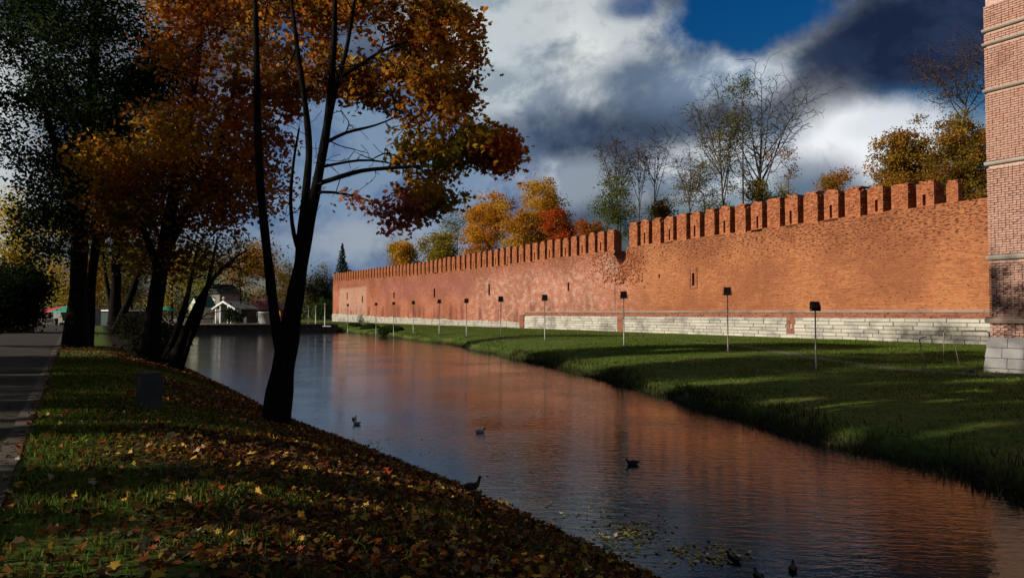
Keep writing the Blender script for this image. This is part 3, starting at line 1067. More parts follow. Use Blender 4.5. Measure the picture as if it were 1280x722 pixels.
lights = [
    (1020, 378, 462, 26.0, .36, -.75, 'nearest floodlight pole with its dark head tilted back'),
    (910, 360, 440, 30.0, .40, -.2, 'floodlight pole on the shaded grass below the bricked-up wall slit, second nearest to the tower'),
    (780, 365, 434.5, 29.5, .42, -.2, 'floodlight pole on the grass below the broken gap in the merlons'),
    (681, 369, 426, 29.8, .42, -.2, 'floodlight pole just right of the step in the white stone plinth'),
    (626, 371, 421.5, 29.8, .42, -.2, 'floodlight pole just left of the step in the stone plinth'),
    (583, 373.6, 418.5, 30.0, .38, -.2, 'floodlight pole in line with the lit mid wall, sixth along the bank from the tower'),
    (549, 374.7, 416, 30.2, .36, -.2, 'floodlight pole on the bank past the pale bricks, seventh from the tower'),
    (516.6, 376.4, 414.5, 30.4, .34, -.2, 'floodlight pole below the purple stained brick field, eighth from the tower'),
    (492, 377.5, 412.5, 30.6, .32, -.2, 'thin floodlight pole behind the clipped shrubs, ninth from the tower'),
    (470, 378.6, 412, 31.0, .32, -.2, 'thin floodlight pole rising beside the farther round shrub on the bank'),
    (434.5, 380, 409.7, 31.4, .3, -.2, 'thin floodlight pole in front of the pale patch at the far wall end'),
]
for (x, yt, yb, p, head, tilt, lab) in lights:
    r = ray(x, yb)
    tt = p / (r[0] * WN[0] + r[1] * WN[1])
    pos = r * tt
    zt = hz(pos[0], pos[1])
    zbase = min(pos[2] + E, zt + .05)
    depth = pos[1]
    H = (ray(x, yt)[2] / ray(x, yt)[1] * depth + E) - zbase
    o = make_floodlight(H, head, tilt)
    o.location = (pos[0], pos[1], zbase)
    o.rotation_euler = (0, 0, math.atan2(pos[1], pos[0]) - math.pi / 2 + (.35 if x > 1000 else .0))
    tag(o, lab, 'floodlight', 'floodlights along the far bank')
    if x < 700:
        b = MB(); b.box(.25, 1.6, -.12, .12, -.1, .1, .01); b.build('concrete_strip', M_KERB, o)

# pale posts at the far corner of the pond
for (x, yt, yb, lab) in ((406, 380.5, 407.5, 'pale thin post left of the wall end, tallest of three'), (394.5, 383, 405, 'pale thin post, middle of three beside the wall end'), (385.5, 383, 405.5, 'pale thin post nearest the forked tree, left of three')):
    pos = on_z(x, yb, .95)
    depth = pos[1]
    H = ray(x, yt)[2] / ray(x, yt)[1] * depth + E - .95
    rt = empty('lamp_post', (pos[0], pos[1], .9), label=lab, cat='post', group='pale posts at the far corner')
    b = MB(); b.tube([(0, 0, 0), (0, 0, H)], [.07, .05], 6); b.build('pole', M_WHITE, rt)
    b = MB(); b.box(-.14, .14, -.14, .14, H, H + .25); b.build('lamp_head', M_GREYWALL, rt)
    b = MB(); b.box(-.3, .9, -.2, .2, 0, .12); b.build('base_plate', M_WHITE, rt)

# thin pipe frame on the grass by the tower
root = empty('pipe_frame', (0, 0, 0), label='thin rusty pipe frame standing on the grass beside the tower', cat='frame')
def pt(x, y, d): return P(x, y, d)
b = MB(); b.tube([pt(1158.5, 468, 27.6), pt(1155, 451, 27.7), pt(1150, 428, 27.9), pt(1149.5, 424.5, 28), pt(1152, 422, 28.4), pt(1158, 420.5, 29)], .022, 6); b.build('leg', M_RUST, root)
b = MB(); b.tube([pt(1199, 456, 30.5), pt(1195, 437, 31), pt(1191, 420, 31.4), pt(1188, 417, 31.6), pt(1183, 416.5, 32)], .02, 6); b.build('leg', M_RUST, root)
b = MB(); b.tube([pt(1180, 456, 32.5), pt(1179.5, 430, 32.5), pt(1179.7, 416.5, 32.5), pt(1181.5, 413.6, 32.5), pt(1206, 413.3, 32.3), pt(1233, 413.3, 32), pt(1236.5, 416, 32), pt(1236.5, 452, 32)], .032, 6); b.build('hoop', M_RUST, root)
b = MB()
c_ = pt(1213, 463, 27.5)
b.box(c_[0] - .12, c_[0] + .12, c_[1] - .12, c_[1] + .12, c_[2] - .35, c_[2] + .05, .02, None, .03)
b.build('concrete_block', M_CONC, None, label='small pale concrete block half sunk in the grass by the tower', cat='block')

# grey utility box on the near bank
pb = on_z(187, 508, GROUND_Z)
root = empty('utility_box', (pb[0], pb[1], hz(pb[0], pb[1])), math.atan2(pb[1], pb[0]) - math.pi / 2 + .25, label='plain grey concrete box among leaves on the near bank', cat='box')
bw = 24 / F * pb[1] / 2; bh = 47 / F * pb[1]
b = MB(); b.box(-bw, bw, -.14, .2, -.15, bh - .03, .006); b.build('box_body', M_CONC, root)
b = MB(); b.box(-bw - .012, bw + .012, -.152, .212, bh - .028, bh, .004, None, .012); b.build('lid', M_CONC, root)

# ------------------------------------------------------------------ birds
M_FEATHER_B = plain('brown_feathers', (.045, .034, .026), .8, 0, .5, 30)
M_FEATHER_D = plain('dark_feathers', (.018, .016, .015), .7, 0, .4, 30)
M_FEATHER_W = plain('pale_grey_feathers', (.46, .46, .45), .8, 0, .3, 25)
M_BILL = plain('bill', (.20, .14, .03), .5)
M_LEGS = plain('duck_leg', (.25, .10, .02), .6)
def make_bird(name, mat, headmat, sc=1., legs=False, neck=1.):
    root = empty(name)
    path = [(-.27, .13, .008, .006), (-.22, .12, .035, .018), (-.14, .10, .075, .055), (-.04, .08, .095, .08), (.06, .08, .093, .085), (.13, .105, .07, .072), (.17, .15, .045, .05)]
    L1 = [(a * sc, c * sc, d * sc, e * sc) for a, c, d, e in path]
    def loft(rows, name_, mat_):
        n = 10; vs = []; rows = np.array(rows)
        pts = np.stack([rows[:, 0], rows[:, 1]], -1)
        tn = np.gradient(pts, axis=0); tn /= np.linalg.norm(tn, axis=1, keepdims=True)
        for (px_, pz, ry, rz), (tx, tz_) in zip(rows, tn):
            for k_ in range(n):
                th = k_ * 2 * math.pi / n
                u_, v_ = math.cos(th) * ry, math.sin(th) * rz
                vs.append((px_ - tz_ * v_, u_, pz + tx * v_))
        m = MB(); R_ = len(rows)
        fs = [(i * n + k_, (i + 1) * n + k_, (i + 1) * n + (k_ + 1) % n, i * n + (k_ + 1) % n) for i in range(R_ - 1) for k_ in range(n)]
        fs += [tuple(range(n)), tuple(range(R_ * n - 1, R_ * n - n - 1, -1))]
        m.add(vs, fs, True)
        return m.build(name_, mat_, root)
    loft(L1 , 'body', mat)
    nk = [(.155, .13, .05, .05), (.185, .13 + .06 * neck, .036, .036), (.195, .13 + .12 * neck, .03, .032), (.205, .13 + .155 * neck, .038, .04), (.225, .145 + .165 * neck, .038, .036), (.25, .14 + .165 * neck, .026, .024), (.262, .135 + .165 * neck, .012, .01)]
    loft([(a * sc, c * sc, d * sc, e * sc) for a, c, d, e in nk], 'head', headmat)
    zz = .135 + .165 * neck
    loft([(.258 * sc, zz * sc, .014 * sc, .01 * sc), (.285 * sc, (zz - .008) * sc, .013 * sc, .006 * sc), (.312 * sc, (zz - .014) * sc, .012 * sc, .003 * sc)], 'bill', M_BILL)
    for sgn in (-1, 1):
        b = MB()
        n = 8; vs = []
        for i in range(n):
            t = i / (n - 1)
            x_ = .10 - .30 * t
            wv = math.sin(t * math.pi) ** .6 * .05 * (1 - .3 * t)
            vs += [(x_ * sc, sgn * (.098 - .06 * max(0, t - .45)) * sc, (.115 + wv * .8 + .012) * sc), (x_ * sc, sgn * (.102 - .06 * max(0, t - .45)) * sc, (.10 - wv * .9) * sc)]
        b.add(vs, [(2 * i, 2 * i + 1, 2 * i + 3, 2 * i + 2) for i in range(n - 1)], True)
        b.build('wing', mat, root)
        if legs:
            b = MB(); b.tube([(.0, sgn * .045 * sc, .05 * sc), (.015 * sc, sgn * .045 * sc, -.03 * sc), (.0, sgn * .045 * sc, -.10 * sc)], [.016 * sc, .009 * sc, .008 * sc], 6)
            b.add([(0, sgn * .045 * sc, -.097 * sc), (.08 * sc, (sgn * .045 - .03) * sc, -.104 * sc), (.08 * sc, (sgn * .045 + .03) * sc, -.104 * sc)], [(0, 1, 2)])
            b.build('leg', M_LEGS, root)
    return root
birds = [
    ('gull', 443, 523, 'W', 'W', .8, 1.2, 'white bird on the water near the forked tree, the upper of two'),
    ('duck', 446, 530, 'W', 'D', 1., 2.6, 'pale grey duck on the water just below the white bird'),
    ('duck', 600, 540, 'W', 'D', 1., .3, 'pale sided dark headed duck swimming alone in the red reflection'),
    ('duck', 791, 580, 'B', 'D', 1.05, 3.4, 'brown duck swimming alone in mid water, right of the others'),
    ('duck', 917, 700, 'D', 'D', .85, 2.0, 'dark duck near the bottom edge, just right of the floating leaves'),
    ('duck', 991, 712, 'D', 'D', .85, 1.2, 'dark duck near the bottom edge, farthest right of all the birds'),
    ('duck', 948, 722, 'D', 'D', .85, 1.6, 'dark duck cut by the bottom edge between the two others'),
]
MM = {'W': M_FEATHER_W, 'D': M_FEATHER_D, 'B': M_FEATHER_B}
for (nm, x, y, bm, hm, sc, rz, lab) in birds:
    o = make_bird(nm, MM[bm], MM[hm], sc * .55, False, .35)
    q = on_z(x, y, 0)
    o.location = (q[0], q[1], -.022)
    o.rotation_euler = (0, 0, rz)
    tag(o, lab, 'bird', 'birds on the moat')
def on_ground(x, y):
    r = ray(x, y); r = r / r[1]
    for d in np.arange(2, 120, .05):
        q = r * d + np.array([0, 0, E])
        if q[2] <= hz(q[0], q[1]): return q
    return on_z(x, y, 0)
o = make_bird('duck', M_FEATHER_B, M_FEATHER_D, .62, True, .9)
q = on_ground(590, 617)
o.location = (q[0], q[1], hz(q[0], q[1]) + .064)
o.rotation_euler = (0, 0, .5)
tag(o, 'dark duck standing on the leafy bank at the water edge', 'bird')

# ------------------------------------------------------------------ trees
MAPLE2D = np.array([(0, -.5), (.12, -.30), (.38, -.36), (.30, -.12), (.52, .08), (.30, .14), (.26, .30), (.14, .22), (0, .55), (-.14, .22), (-.26, .30), (-.30, .14), (-.52, .08), (-.30, -.12), (-.38, -.36), (-.12, -.30)])
LOBED = np.array([(0, -.5), (.34, -.30), (.26, -.08), (.50, .12), (.20, .20), (0, .52), (-.20, .20), (-.50, .12), (-.26, -.08), (-.34, -.30)])
QUAD2D = np.array([(0, -.5), (.32, 0), (0, .5), (-.32, 0)])
def leaf_cloud(pos, size, shape, col, up=.35, curl=.25, flat=None):
    n = len(pos)
    nrm = rng.normal(size=(n, 3))
    nrm[:, 2] = np.abs(nrm[:, 2]) * .8 + up
    if flat is not None: nrm = nrm * flat[0] + flat[1]
    nrm /= np.linalg.norm(nrm, axis=1, keepdims=True)
    a = np.cross(nrm, rng.normal(size=(n, 3)))
    a /= np.linalg.norm(a, axis=1, keepdims=True) + 1e-9
    b = np.cross(nrm, a)
    S = np.asarray(size).reshape(-1, 1, 1)
    sh = np.asarray(shape)
    k = len(sh)
    r2 = (sh ** 2).sum(1)
    cu = rng.normal(0, curl, size=(n, 1, 1))
    v = pos[:, None, :] + S * (sh[None, :, 0:1] * a[:, None, :] + sh[None, :, 1:2] * b[:, None, :] + cu * (np.abs(sh[None, :, 0:1]) ** 1.0) * nrm[:, None, :])
    f = np.arange(n * k).reshape(n, k)
    c = np.repeat(col, k, axis=0)
    return v.reshape(-1, 3), f, c

def ellip_pts(n, c, r, hollow=.35):
    u = rng.normal(size=(n, 3)); u /= np.linalg.norm(u, axis=1, keepdims=True)
    q = (hollow + (1 - hollow) * rng.random(n)) ** (1 / 2.2)
    return np.asarray(c) + u * q[:, None] * np.asarray(r)

def grow(stems, attractors, step, rtip, expo=2.25, upbias=.25, wob=.06):
    """stems: list of (pts Nx3, radii) -> chains [(pts, rad, is_stem)]"""
    pos, par, rad0, dirs = [], [], [], []
    stem_of = []
    first_nodes = {}
    for si, (pts, rr_, attach) in enumerate(stems):
        pts = np.asarray(pts, float)
        seg = np.linalg.norm(np.diff(pts, axis=0), axis=1)
        T = np.concatenate([[0], np.cumsum(seg)])
        m = max(3, int(T[-1] / step) + 1)
        tt = np.linspace(0, T[-1], m)
        # smooth resample
        q = np.stack([np.interp(tt, T, pts[:, i]) for i in range(3)], -1)
        if m > 4:
            q2 = q.copy(); q2[1:-1] = (q[:-2] + 2 * q[1:-1] + q[2:]) / 4; q = q2
        rq = np.interp(tt, np.linspace(0, T[-1], len(rr_)), rr_)
        prev = -1
        if attach is not None:
            P0 = np.array(pos); prev = int(np.argmin(np.linalg.norm(P0 - q[0], axis=1)))
        for i in range(m):
            d = q[min(i + 1, m - 1)] - q[max(i - 1, 0)]
            pos.append(q[i]); par.append(prev); rad0.append(rq[i]); dirs.append(d / (np.linalg.norm(d) + 1e-9)); stem_of.append(si)
            prev = len(pos) - 1
    n_stem = len(pos)
    cap = n_stem + 40 * len(attractors) + 10
    PA = np.zeros((cap, 3)); PA[:n_stem] = pos
    DA = np.zeros((cap, 3)); DA[:n_stem] = dirs
    n = n_stem
    par = list(par)
    okfrom = np.ones(cap, bool)
    base_z = PA[:n_stem, 2].min(); top_z = PA[:n_stem, 2].max()
    okfrom[:n_stem] = PA[:n_stem, 2] > base_z + .22 * (top_z - base_z)
    d0 = np.array([np.min(np.linalg.norm(PA[:n_stem] - a, axis=1)) for a in attractors]) if len(attractors) else np.array([])
    for ai in np.argsort(d0):
        A = attractors[ai]
        dv = A - PA[:n]
        dist = np.linalg.norm(dv, axis=1) + 1e-6
        cosang = (dv * DA[:n]).sum(1) / dist
        cost = dist * (1 + .55 * (1 - cosang)) + np.maximum(0, -dv[:, 2]) * upbias * 2
        cost[~okfrom[:n]] = 1e9
        j = int(np.argmin(cost))
        D = dist[j]
        k = min(36, max(2, int(D / step) + 1))
        p0 = PA[j]; c1 = p0 + DA[j] * D * .25 + np.array([0, 0, upbias * D * .35])
        prev = j
        for t in np.linspace(0, 1, k + 1)[1:]:
            q = (1 - t) ** 2 * p0 + 2 * t * (1 - t) * c1 + t * t * A
            if t < 1: q = q + rng.normal(0, wob * step, 3)
            PA[n] = q
            d = q - PA[prev]
            DA[n] = d / (np.linalg.norm(d) + 1e-9)
            par.append(prev)
            prev = n
            n += 1
    PA = PA[:n]; par = np.array(par)
    kids = [[] for _ in range(n)]
    for i in range(n):
        if par[i] >= 0: kids[par[i]].append(i)
    rad = np.zeros(n)
    order = list(range(n))
    # children always come after parents except stems attached; process reversed
    for i in reversed(order):
        s_ = sum(rad[c] ** expo for c in kids[i] if not (c < n_stem and i < n_stem and False))
        rad[i] = max(rtip, s_ ** (1 / expo))
        if i < n_stem: rad[i] = max(min(rad[i], rad0[i]), rad0[i])
    chains = []
    started = np.zeros(n, bool)
    def follow(i, start_par):
        pts = [] ; rs = []
        isstem = i < n_stem
        if start_par >= 0:
            pts.append(PA[start_par]); rs.append(min(rad[start_par], rad[i] * 1.25))
        while True:
            pts.append(PA[i]); rs.append(rad[i]); started[i] = True
            ks = kids[i]
            if isstem:
                ks2 = [c for c in ks if c < n_stem and stem_of[c] == stem_of[i]]
                if not ks2: break
                i = ks2[0]
            else:
                if not ks: break
                i = max(ks, key=lambda c: rad[c])
        return np.array(pts), np.array(rs), isstem
    for i in range(n):
        if not started[i]:
            c = follow(i, par[i])
            if len(c[0]) >= 2: chains.append(c)
    return chains, PA[n_stem:]

def tree(name, label, base, stems, attractors, leaf_pos, leaf_size, leaf_shape, leaf_col, bark=None, group=None,
         step=.5, rtip=.008, limb_r=1e9, upbias=.25, cat='tree', expo=2.25, up=.35, twig_sides=4, maxlimbs=24, gaps=True):
    bark = bark or M_BARK
    base = np.asarray(base, float)
    root = empty(name, base, label=label, cat=cat, group=group)
    chains, _ = grow(stems, attractors, step, rtip, expo, upbias)
    acc = {'trunk': [[], [], 0], 'twigs': [[], [], 0]}
    limbs = 0
    for pts, rs, isstem in sorted(chains, key=lambda c: -c[1].max()):
        r = rs.max()
        n = 12 if r > .12 else 8 if r > .05 else 5 if r > .02 else twig_sides
        if isstem and len(pts) > 3:
            rs = rs * (1 + .05 * np.sin(np.arange(len(rs)) * 1.3 + r * 50))
        v, f = tube_np(pts - base, rs, n)
        if not isstem and r > limb_r and limbs < maxlimbs:
            me = mesh_np('branch', v, f, bark, True)
            link_mesh('branch', me, root); limbs += 1
            continue
        a = acc['trunk' if isstem else 'twigs']
        a[0].append(v); a[1].append(f + a[2]); a[2] += len(v)
    for k_, a in acc.items():
        if a[0]:
            o = link_mesh(k_, mesh_np(k_, np.concatenate(a[0]), np.concatenate(a[1]), bark, True), root)
            if k_ == 'twigs': o['kind'] = 'stuff'
    if leaf_pos is not None and len(leaf_pos) and gaps and name != 'bush':
        kp = prune(leaf_pos)
        leaf_pos, leaf_size, leaf_col = leaf_pos[kp], leaf_size[kp], leaf_col[kp]
    if leaf_pos is not None and len(leaf_pos):
        v, f, c = leaf_cloud(leaf_pos - base, leaf_size, leaf_shape, leaf_col, up)
        o = link_mesh('crown', mesh_np('crown', v, f, M_LEAF, False, c), root)
        o['kind'] = 'stuff'
    return root

SUNV = -np.array(dvec)
CORR = []  # sun paths cut through the crowns so chosen spots are lit
def sun_gap(pt, r, t0=4.): CORR.append((np.asarray(pt, float), r, t0))
def prune(pos):
    """leaves kept once sun paths to chosen spots are cut from the crowns"""
    keep = np.ones(len(pos), bool)
    for q, r, t0 in CORR:
        d = pos - q
        t = d @ SUNV
        pd = np.linalg.norm(d - t[:, None] * SUNV, axis=1)
        keep &= ~((t > t0) & (pd < r * rng.uniform(.55, 1.25, len(pos))))
    return keep
for (x, y, r) in ((150, 555, .75), (95, 578, .6), (215, 540, .6), (60, 560, .5), (310, 652, .34), (230, 668, .36), (385, 636, .36), (455, 622, .34), (140, 688, .36), (60, 700, .3), (520, 588, .28), (430, 582, .22), (30, 470, .5), (20, 520, .4), (260, 500, .3)):
    sun_gap(on_z(x, y, GROUND_Z if x < 300 else 1.0), r * (1.5 if x < 330 else 1.0), 2.)
for (x, y, r) in ((1000, 525, .7), (965, 492, .9), (1045, 500, .8), (1180, 500, .6), (1245, 478, .9), (1215, 525, .6), (900, 470, 1.0), (1100, 478, .8), (1150, 530, .5), (850, 440, 1.3), (690, 432, 2.), (620, 423, 2.5), (760, 446, 1.2), (500, 412, 4.)):
    sun_gap(on_z(x, y, .6), r * .75, 6.)
for s__ in np.arange(13, 64, 2.2):
    sun_gap(from_sp(s__, 46.5, .9), 1.9, 8.)
sun_gap(P(1252, 435, 27.6), 1.3, 6.); sun_gap(P(1262, 440, 27.), 1.2, 6.)
for (x, y, d, r) in ((632, 195, 15.6, 1.2), (610, 185, 15.6, .9),  (350, 40, 17, .7), (400, 60, 16.6, .6), (520, 120, 16.4, .9), (480, 50, 16.4, 1.1), (560, 70, 15.9, 1.1), (540, 190, 15.6, 1.0), (585, 180, 15.6, .8), (440, 110, 16.2, .7), (145, 190, 26., 1.0), (222, 172, 25., 1.0), (300, 60, 27., .8), (290, 215, 27, .7)):
    sun_gap(P(x, y, d), r, 2.5)
for (x, y, d, r) in ((520, 230, 15.6, .9), (552, 228, 15.6, .8), (490, 262, 15.5, .6), (430, 242, 15.4, .4), (632, 195, 15.6, .6)):
    sun_gap(P(x, y, d), r, 1.1)
for (x, y, d, r) in ((291, 388, 123, 3.), (140, 396, 104, 2.2), (75, 390, 97, 2.), (243, 370, 134, 3.), (265, 380, 149, 2.5), (35, 300, 122, 5.), (60, 350, 128, 4.), (240, 330, 160, 5.), (310, 399, 122, 2.5), (330, 395, 117, 2.), (208, 385, 110, 1.5), (405, 404, 165, 4.)):
    sun_gap(P(x, y, d), r, 7.)
def palette(cols, n, w_=None, jit=.22):
    cols = np.array(cols)
    i = rng.choice(len(cols), n, p=w_)
    return np.clip(cols[i] * (1 + rng.normal(0, jit, (n, 1))) * (1 + rng.normal(0, .07, (n, 3))), .004, .9)
OR1, OR2, RED, YEL, OLV, GRN, DGRN, BRN, PNK = (.60, .26, .032), (.45, .165, .022), (.56, .095, .022), (.66, .40, .035), (.24, .20, .03), (.11, .14, .028), (.035, .06, .016), (.17, .07, .024), (.60, .19, .16)

def clusters(blobs):
    """blobs: (center, radii, n, palette, weights) -> attractors, palette index"""
    A, I = [], []
    for bi, b_ in enumerate(blobs):
        A.append(ellip_pts(b_[2], b_[0], b_[1], b_[5] if len(b_) > 5 else .35)); I.append(np.full(b_[2], bi))
    return np.concatenate(A), np.concatenate(I)
def leaves_for(A, I, blobs, per, sig, size):
    pos, col, sz = [], [], []
    for a, i in zip(A, I):
        n = max(3, int(per * rng.uniform(.5, 1.5)))
        pos.append(a + rng.normal(0, 1, (n, 3)) * np.array([sig, sig, sig * .7]))
        cl = palette(blobs[i][3], 1, blobs[i][4], .12)
        c = palette(blobs[i][3], n, blobs[i][4], .2)
        col.append(cl * .6 + c * .4)
        sz.append(rng.uniform(.65, 1.25, n) * size)
    return np.concatenate(pos), np.concatenate(sz), np.concatenate(col)

def px_blob(x, y, d, rx, ry, rd, n, pal, w_=None, hollow=.35):
    s = d / F
    return (P(x, y, d), (rx * s, rd, ry * s), n, pal, w_, hollow)
def px_stem(pts, d, rad, attach=None):
    """pts: (x, y[, depth offset])"""
    return (np.array([P(q[0], q[1], d + (q[2] if len(q) > 2 else 0)) for q in pts]), rad, attach)

# --- the forked maple at the water edge
MD = 15.6
pal_or = [OR1, OR2, BRN, RED, YEL, OLV]; w_or = [.30, .24, .22, .05, .09, .10]
pal_ol = [OLV, YEL, OR1, GRN]; w_ol = [.40, .28, .17, .15]
pal_rd = [RED, OR1, OR2]; w_rd = [.5, .3, .2]
pal_pk = [PNK, OR2, BRN]; w_pk = [.5, .3, .2]
mb = [
    px_blob(470, 40, MD + 1.3, 115, 58, 1.2, 60, pal_or, w_or),
    px_blob(555, 55, MD + .3, 45, 62, 1.2, 38, pal_or, w_or),
    px_blob(505, 112, MD + .9, 92, 24, .9, 40, pal_or, w_or),
    px_blob(545, 128, MD - .2, 55, 36, 1.0, 34, pal_or, w_or),
    px_blob(585, 180, MD, 42, 26, .8, 36, pal_ol, w_ol),
    px_blob(625, 192, MD, 24, 24, .6, 26, pal_rd, w_rd, .1),
    px_blob(530, 190, MD, 48, 34, .9, 42, pal_ol, w_ol),
    px_blob(528, 252, MD, 16, 20, .4, 12, pal_ol, w_ol),
    px_blob(550, 228, MD, 32, 30, .7, 32, pal_ol, w_ol),
    px_blob(430, 242, MD - .2, 20, 12, .4, 5, pal_pk, w_pk),
    px_blob(495, 262, MD - .2, 34, 24, .5, 11, pal_pk, w_pk),
    px_blob(365, 55, MD + 1.9, 72, 75, 1.2, 46, pal_or, w_or),
    px_blob(405, 92, MD + .9, 60, 24, .6, 18, pal_or, w_or),
    px_blob(420, -60, MD, 210, 70, 2.4, 110, pal_or, w_or),
    px_blob(420, -170, MD, 150, 60, 2.0, 60, pal_or, w_or),
    px_blob(405, 112, MD - .9, 78, 30, .5, 30, pal_or, w_or),
    px_blob(412, 150, MD - .8, 22, 14, .3, 6, [GRN, OLV, YEL], [.4, .4, .2]),
    px_blob(470, 95, MD - .8, 60, 30, .5, 22, pal_or, w_or),
    px_blob(325, 150, MD + 2.0, 55, 50, .8, 20, [RED, OR2, BRN], [.3, .4, .3]),
]
A, I = clusters(mb)
LP, LS, LC = leaves_for(A, I, mb, 60, .165, .125)
A = np.concatenate([A, clusters([px_blob(440, 205, MD, 55, 55, .9, 70, pal_or, w_or), px_blob(375, 200, MD, 40, 90, .9, 50, pal_or, w_or), px_blob(440, 60, MD, 90, 60, 1., 60, pal_or, w_or)])[0]])
stems = [
    px_stem([(345, 529), (348, 500), (353, 465), (361, 420), (370, 365), (379, 315), (390, 262), (399, 215), (408, 165), (414, 110), (418, 40), (420, -60), (425, -150)], MD, [.33, .255, .22, .17, .132, .11, .095, .083, .072, .058, .042, .03, .02]),
    px_stem([(352, 462), (349, 430), (343, 395, .1), (338, 350, .2), (331, 290, .3), (325, 230, .3), (322, 160, .3), (321, 80, .3), (319, 0, .3), (316, -90, .3)], MD, [.12, .11, .10, .092, .085, .077, .069, .06, .05, .03], 1),
    px_stem([(371, 360), (374, 320, -.2), (377, 285, -.3), (383, 235, -.3), (387, 190, -.3), (384, 150, -.3), (380, 120, -.3), (373, 70, -.2), (364, 0, 0), (355, -80, 0)], MD, [.10, .092, .085, .077, .068, .058, .049, .04, .032, .02], 1),
    px_stem([(405, 180), (420, 110), (434, 60), (443, 0), (455, -80)], MD, [.065, .055, .045, .034, .02], 1),
    px_stem([(379, 330), (370, 305, .05), (364, 275, .15), (363, 240, .2), (367, 200, .2), (374, 160, .1)], MD, [.05, .046, .042, .036, .03, .02], 1),
    px_stem([(403, 228), (425, 221), (450, 213), (485, 210, .1), (520, 208, .1), (560, 207, .1), (600, 203, 0), (632, 192, 0)], MD, [.055, .05, .044, .038, .032, .026, .02, .012], 1),
    px_stem([(406, 208), (430, 203), (456, 199), (485, 203, .2), (505, 208, .2)], MD, [.036, .03, .025, .02, .012], 1),
    px_stem([(408, 178), (432, 165), (458, 160), (484, 152, -.2), (505, 140, -.2)], MD, [.042, .035, .028, .02, .012], 1),
    px_stem([(402, 240), (422, 240), (446, 246), (470, 254), (495, 262), (512, 272)], MD - .1, [.035, .03, .025, .02, .015, .01], 1),
    px_stem([(414, 105), (448, 82), (480, 62, .2), (520, 48, .3), (560, 38, .3)], MD, [.05, .043, .036, .028, .016], 1),
]
tree('maple_tree', 'orange maple with a forked dark trunk leaning over the water, nearest tree', P(345, 527, MD), stems, A, LP, LS, LOBED, LC, step=.22, rtip=.006, limb_r=.022, upbias=.1, maxlimbs=40)

# --- second maple behind, rusty crown over the path side
M2 = 27.
mb = [
    px_blob(285, 70, M2, 85, 85, 3.0, 70, [OR2, BRN, RED, OR1], [.30, .50, .08, .12]),
    px_blob(260, 180, M2, 80, 55, 2.5, 60, [OR2, BRN, RED, OR1], [.28, .52, .08, .12]),
    px_blob(300, 240, M2, 55, 50, 2., 36, [OR2, BRN, OR1], [.4, .42, .18]),
    px_blob(215, 255, M2, 75, 40, 2., 40, [BRN, OR2, OLV], [.5, .35, .15]),
    px_blob(140, 200, M2 - 1, 38, 24, 1.2, 20, [OR1, YEL, BRN], [.5, .25, .25]),
    px_blob(222, 172, M2 - 2, 34, 26, 1.2, 18, [YEL, OR1, OLV], [.5, .35, .15]),
    px_blob(150, 270, M2, 50, 34, 1.5, 18, [BRN, OR2], [.7, .3]),
    px_blob(270, -40, M2, 130, 60, 3.2, 70, [OR2, BRN, OR1], [.4, .35, .25]),
    px_blob(230, 320, M2 + 1, 60, 22, 1.5, 14, [BRN, OLV, OR2], [.5, .3, .2]),
]
A, I = clusters(mb)
LP, LS, LC = leaves_for(A, I, mb, 85, .42, .17)
stems = [
    px_stem([(187, 445), (190, 410), (197, 360), (207, 300), (218, 240), (232, 170), (245, 90), (255, 10), (262, -50)], M2, [.40, .27, .245, .22, .19, .16, .12, .08, .04]),
    px_stem([(203, 320), (230, 270), (262, 215), (285, 150), (298, 80)], M2, [.2, .17, .13, .09, .05], 1),
    px_stem([(200, 345), (185, 300), (165, 250), (148, 215)], M2 - .5, [.15, .12, .09, .05], 1),
]
tree('maple_tree', 'rusty brown maple with a thick dark trunk behind the grey box', P(187, 445, M2), stems, A, LP, LS, LOBED, LC, step=.45, rtip=.010, limb_r=.05)

# --- big dark green tree by the path
D3 = 35.
pal_d = [(.016, .028, .009), (.010, .019, .007), (.032, .050, .013)]; w_d = [.45, .35, .2]
mb = [
    px_blob(110, 60, D3, 115, 95, 4.2, 150, pal_d, w_d),
    px_blob(150, 150, D3, 75, 70, 3.4, 80, pal_d, w_d),
    px_blob(60, 170, D3, 55, 80, 3., 50, pal_d, w_d),
    px_blob(120, 245, D3, 80, 45, 3., 60, pal_d, w_d),
    px_blob(25, 70, D3, 45, 70, 2.5, 26, pal_d, w_d),
    px_blob(215, 60, D3 + 1, 40, 70, 2.5, 34, pal_d, w_d),
    px_blob(75, 290, D3, 50, 34, 2., 24, pal_d, w_d),
    px_blob(110, -25, D3, 130, 62, 4.5, 110, pal_d, w_d),
]
A, I = clusters(mb)
LP, LS, LC = leaves_for(A, I, mb, 120, .55, .19)
stems = [px_stem([(94, 436), (96, 405), (98, 350), (100, 290), (106, 220), (112, 150), (118, 70), (120, 0), (122, -50)], D3, [.62, .38, .35, .33, .30, .26, .21, .14, .07]),
         px_stem([(108, 434, 1.5), (111, 400, 1.5), (114, 350, 1.5), (124, 280, 1.5), (143, 190, 1.), (160, 110, 1)], D3, [.34, .22, .20, .18, .15, .07]),
         px_stem([(100, 290), (80, 220), (60, 150), (45, 90)], D3, [.25, .2, .14, .06], 1)]
tree('linden_tree', 'massive dark green tree with a thick double trunk beside the path', P(98, 435, D3), stems, A, LP, LS, QUAD2D, LC, step=.7, rtip=.014, limb_r=.09)

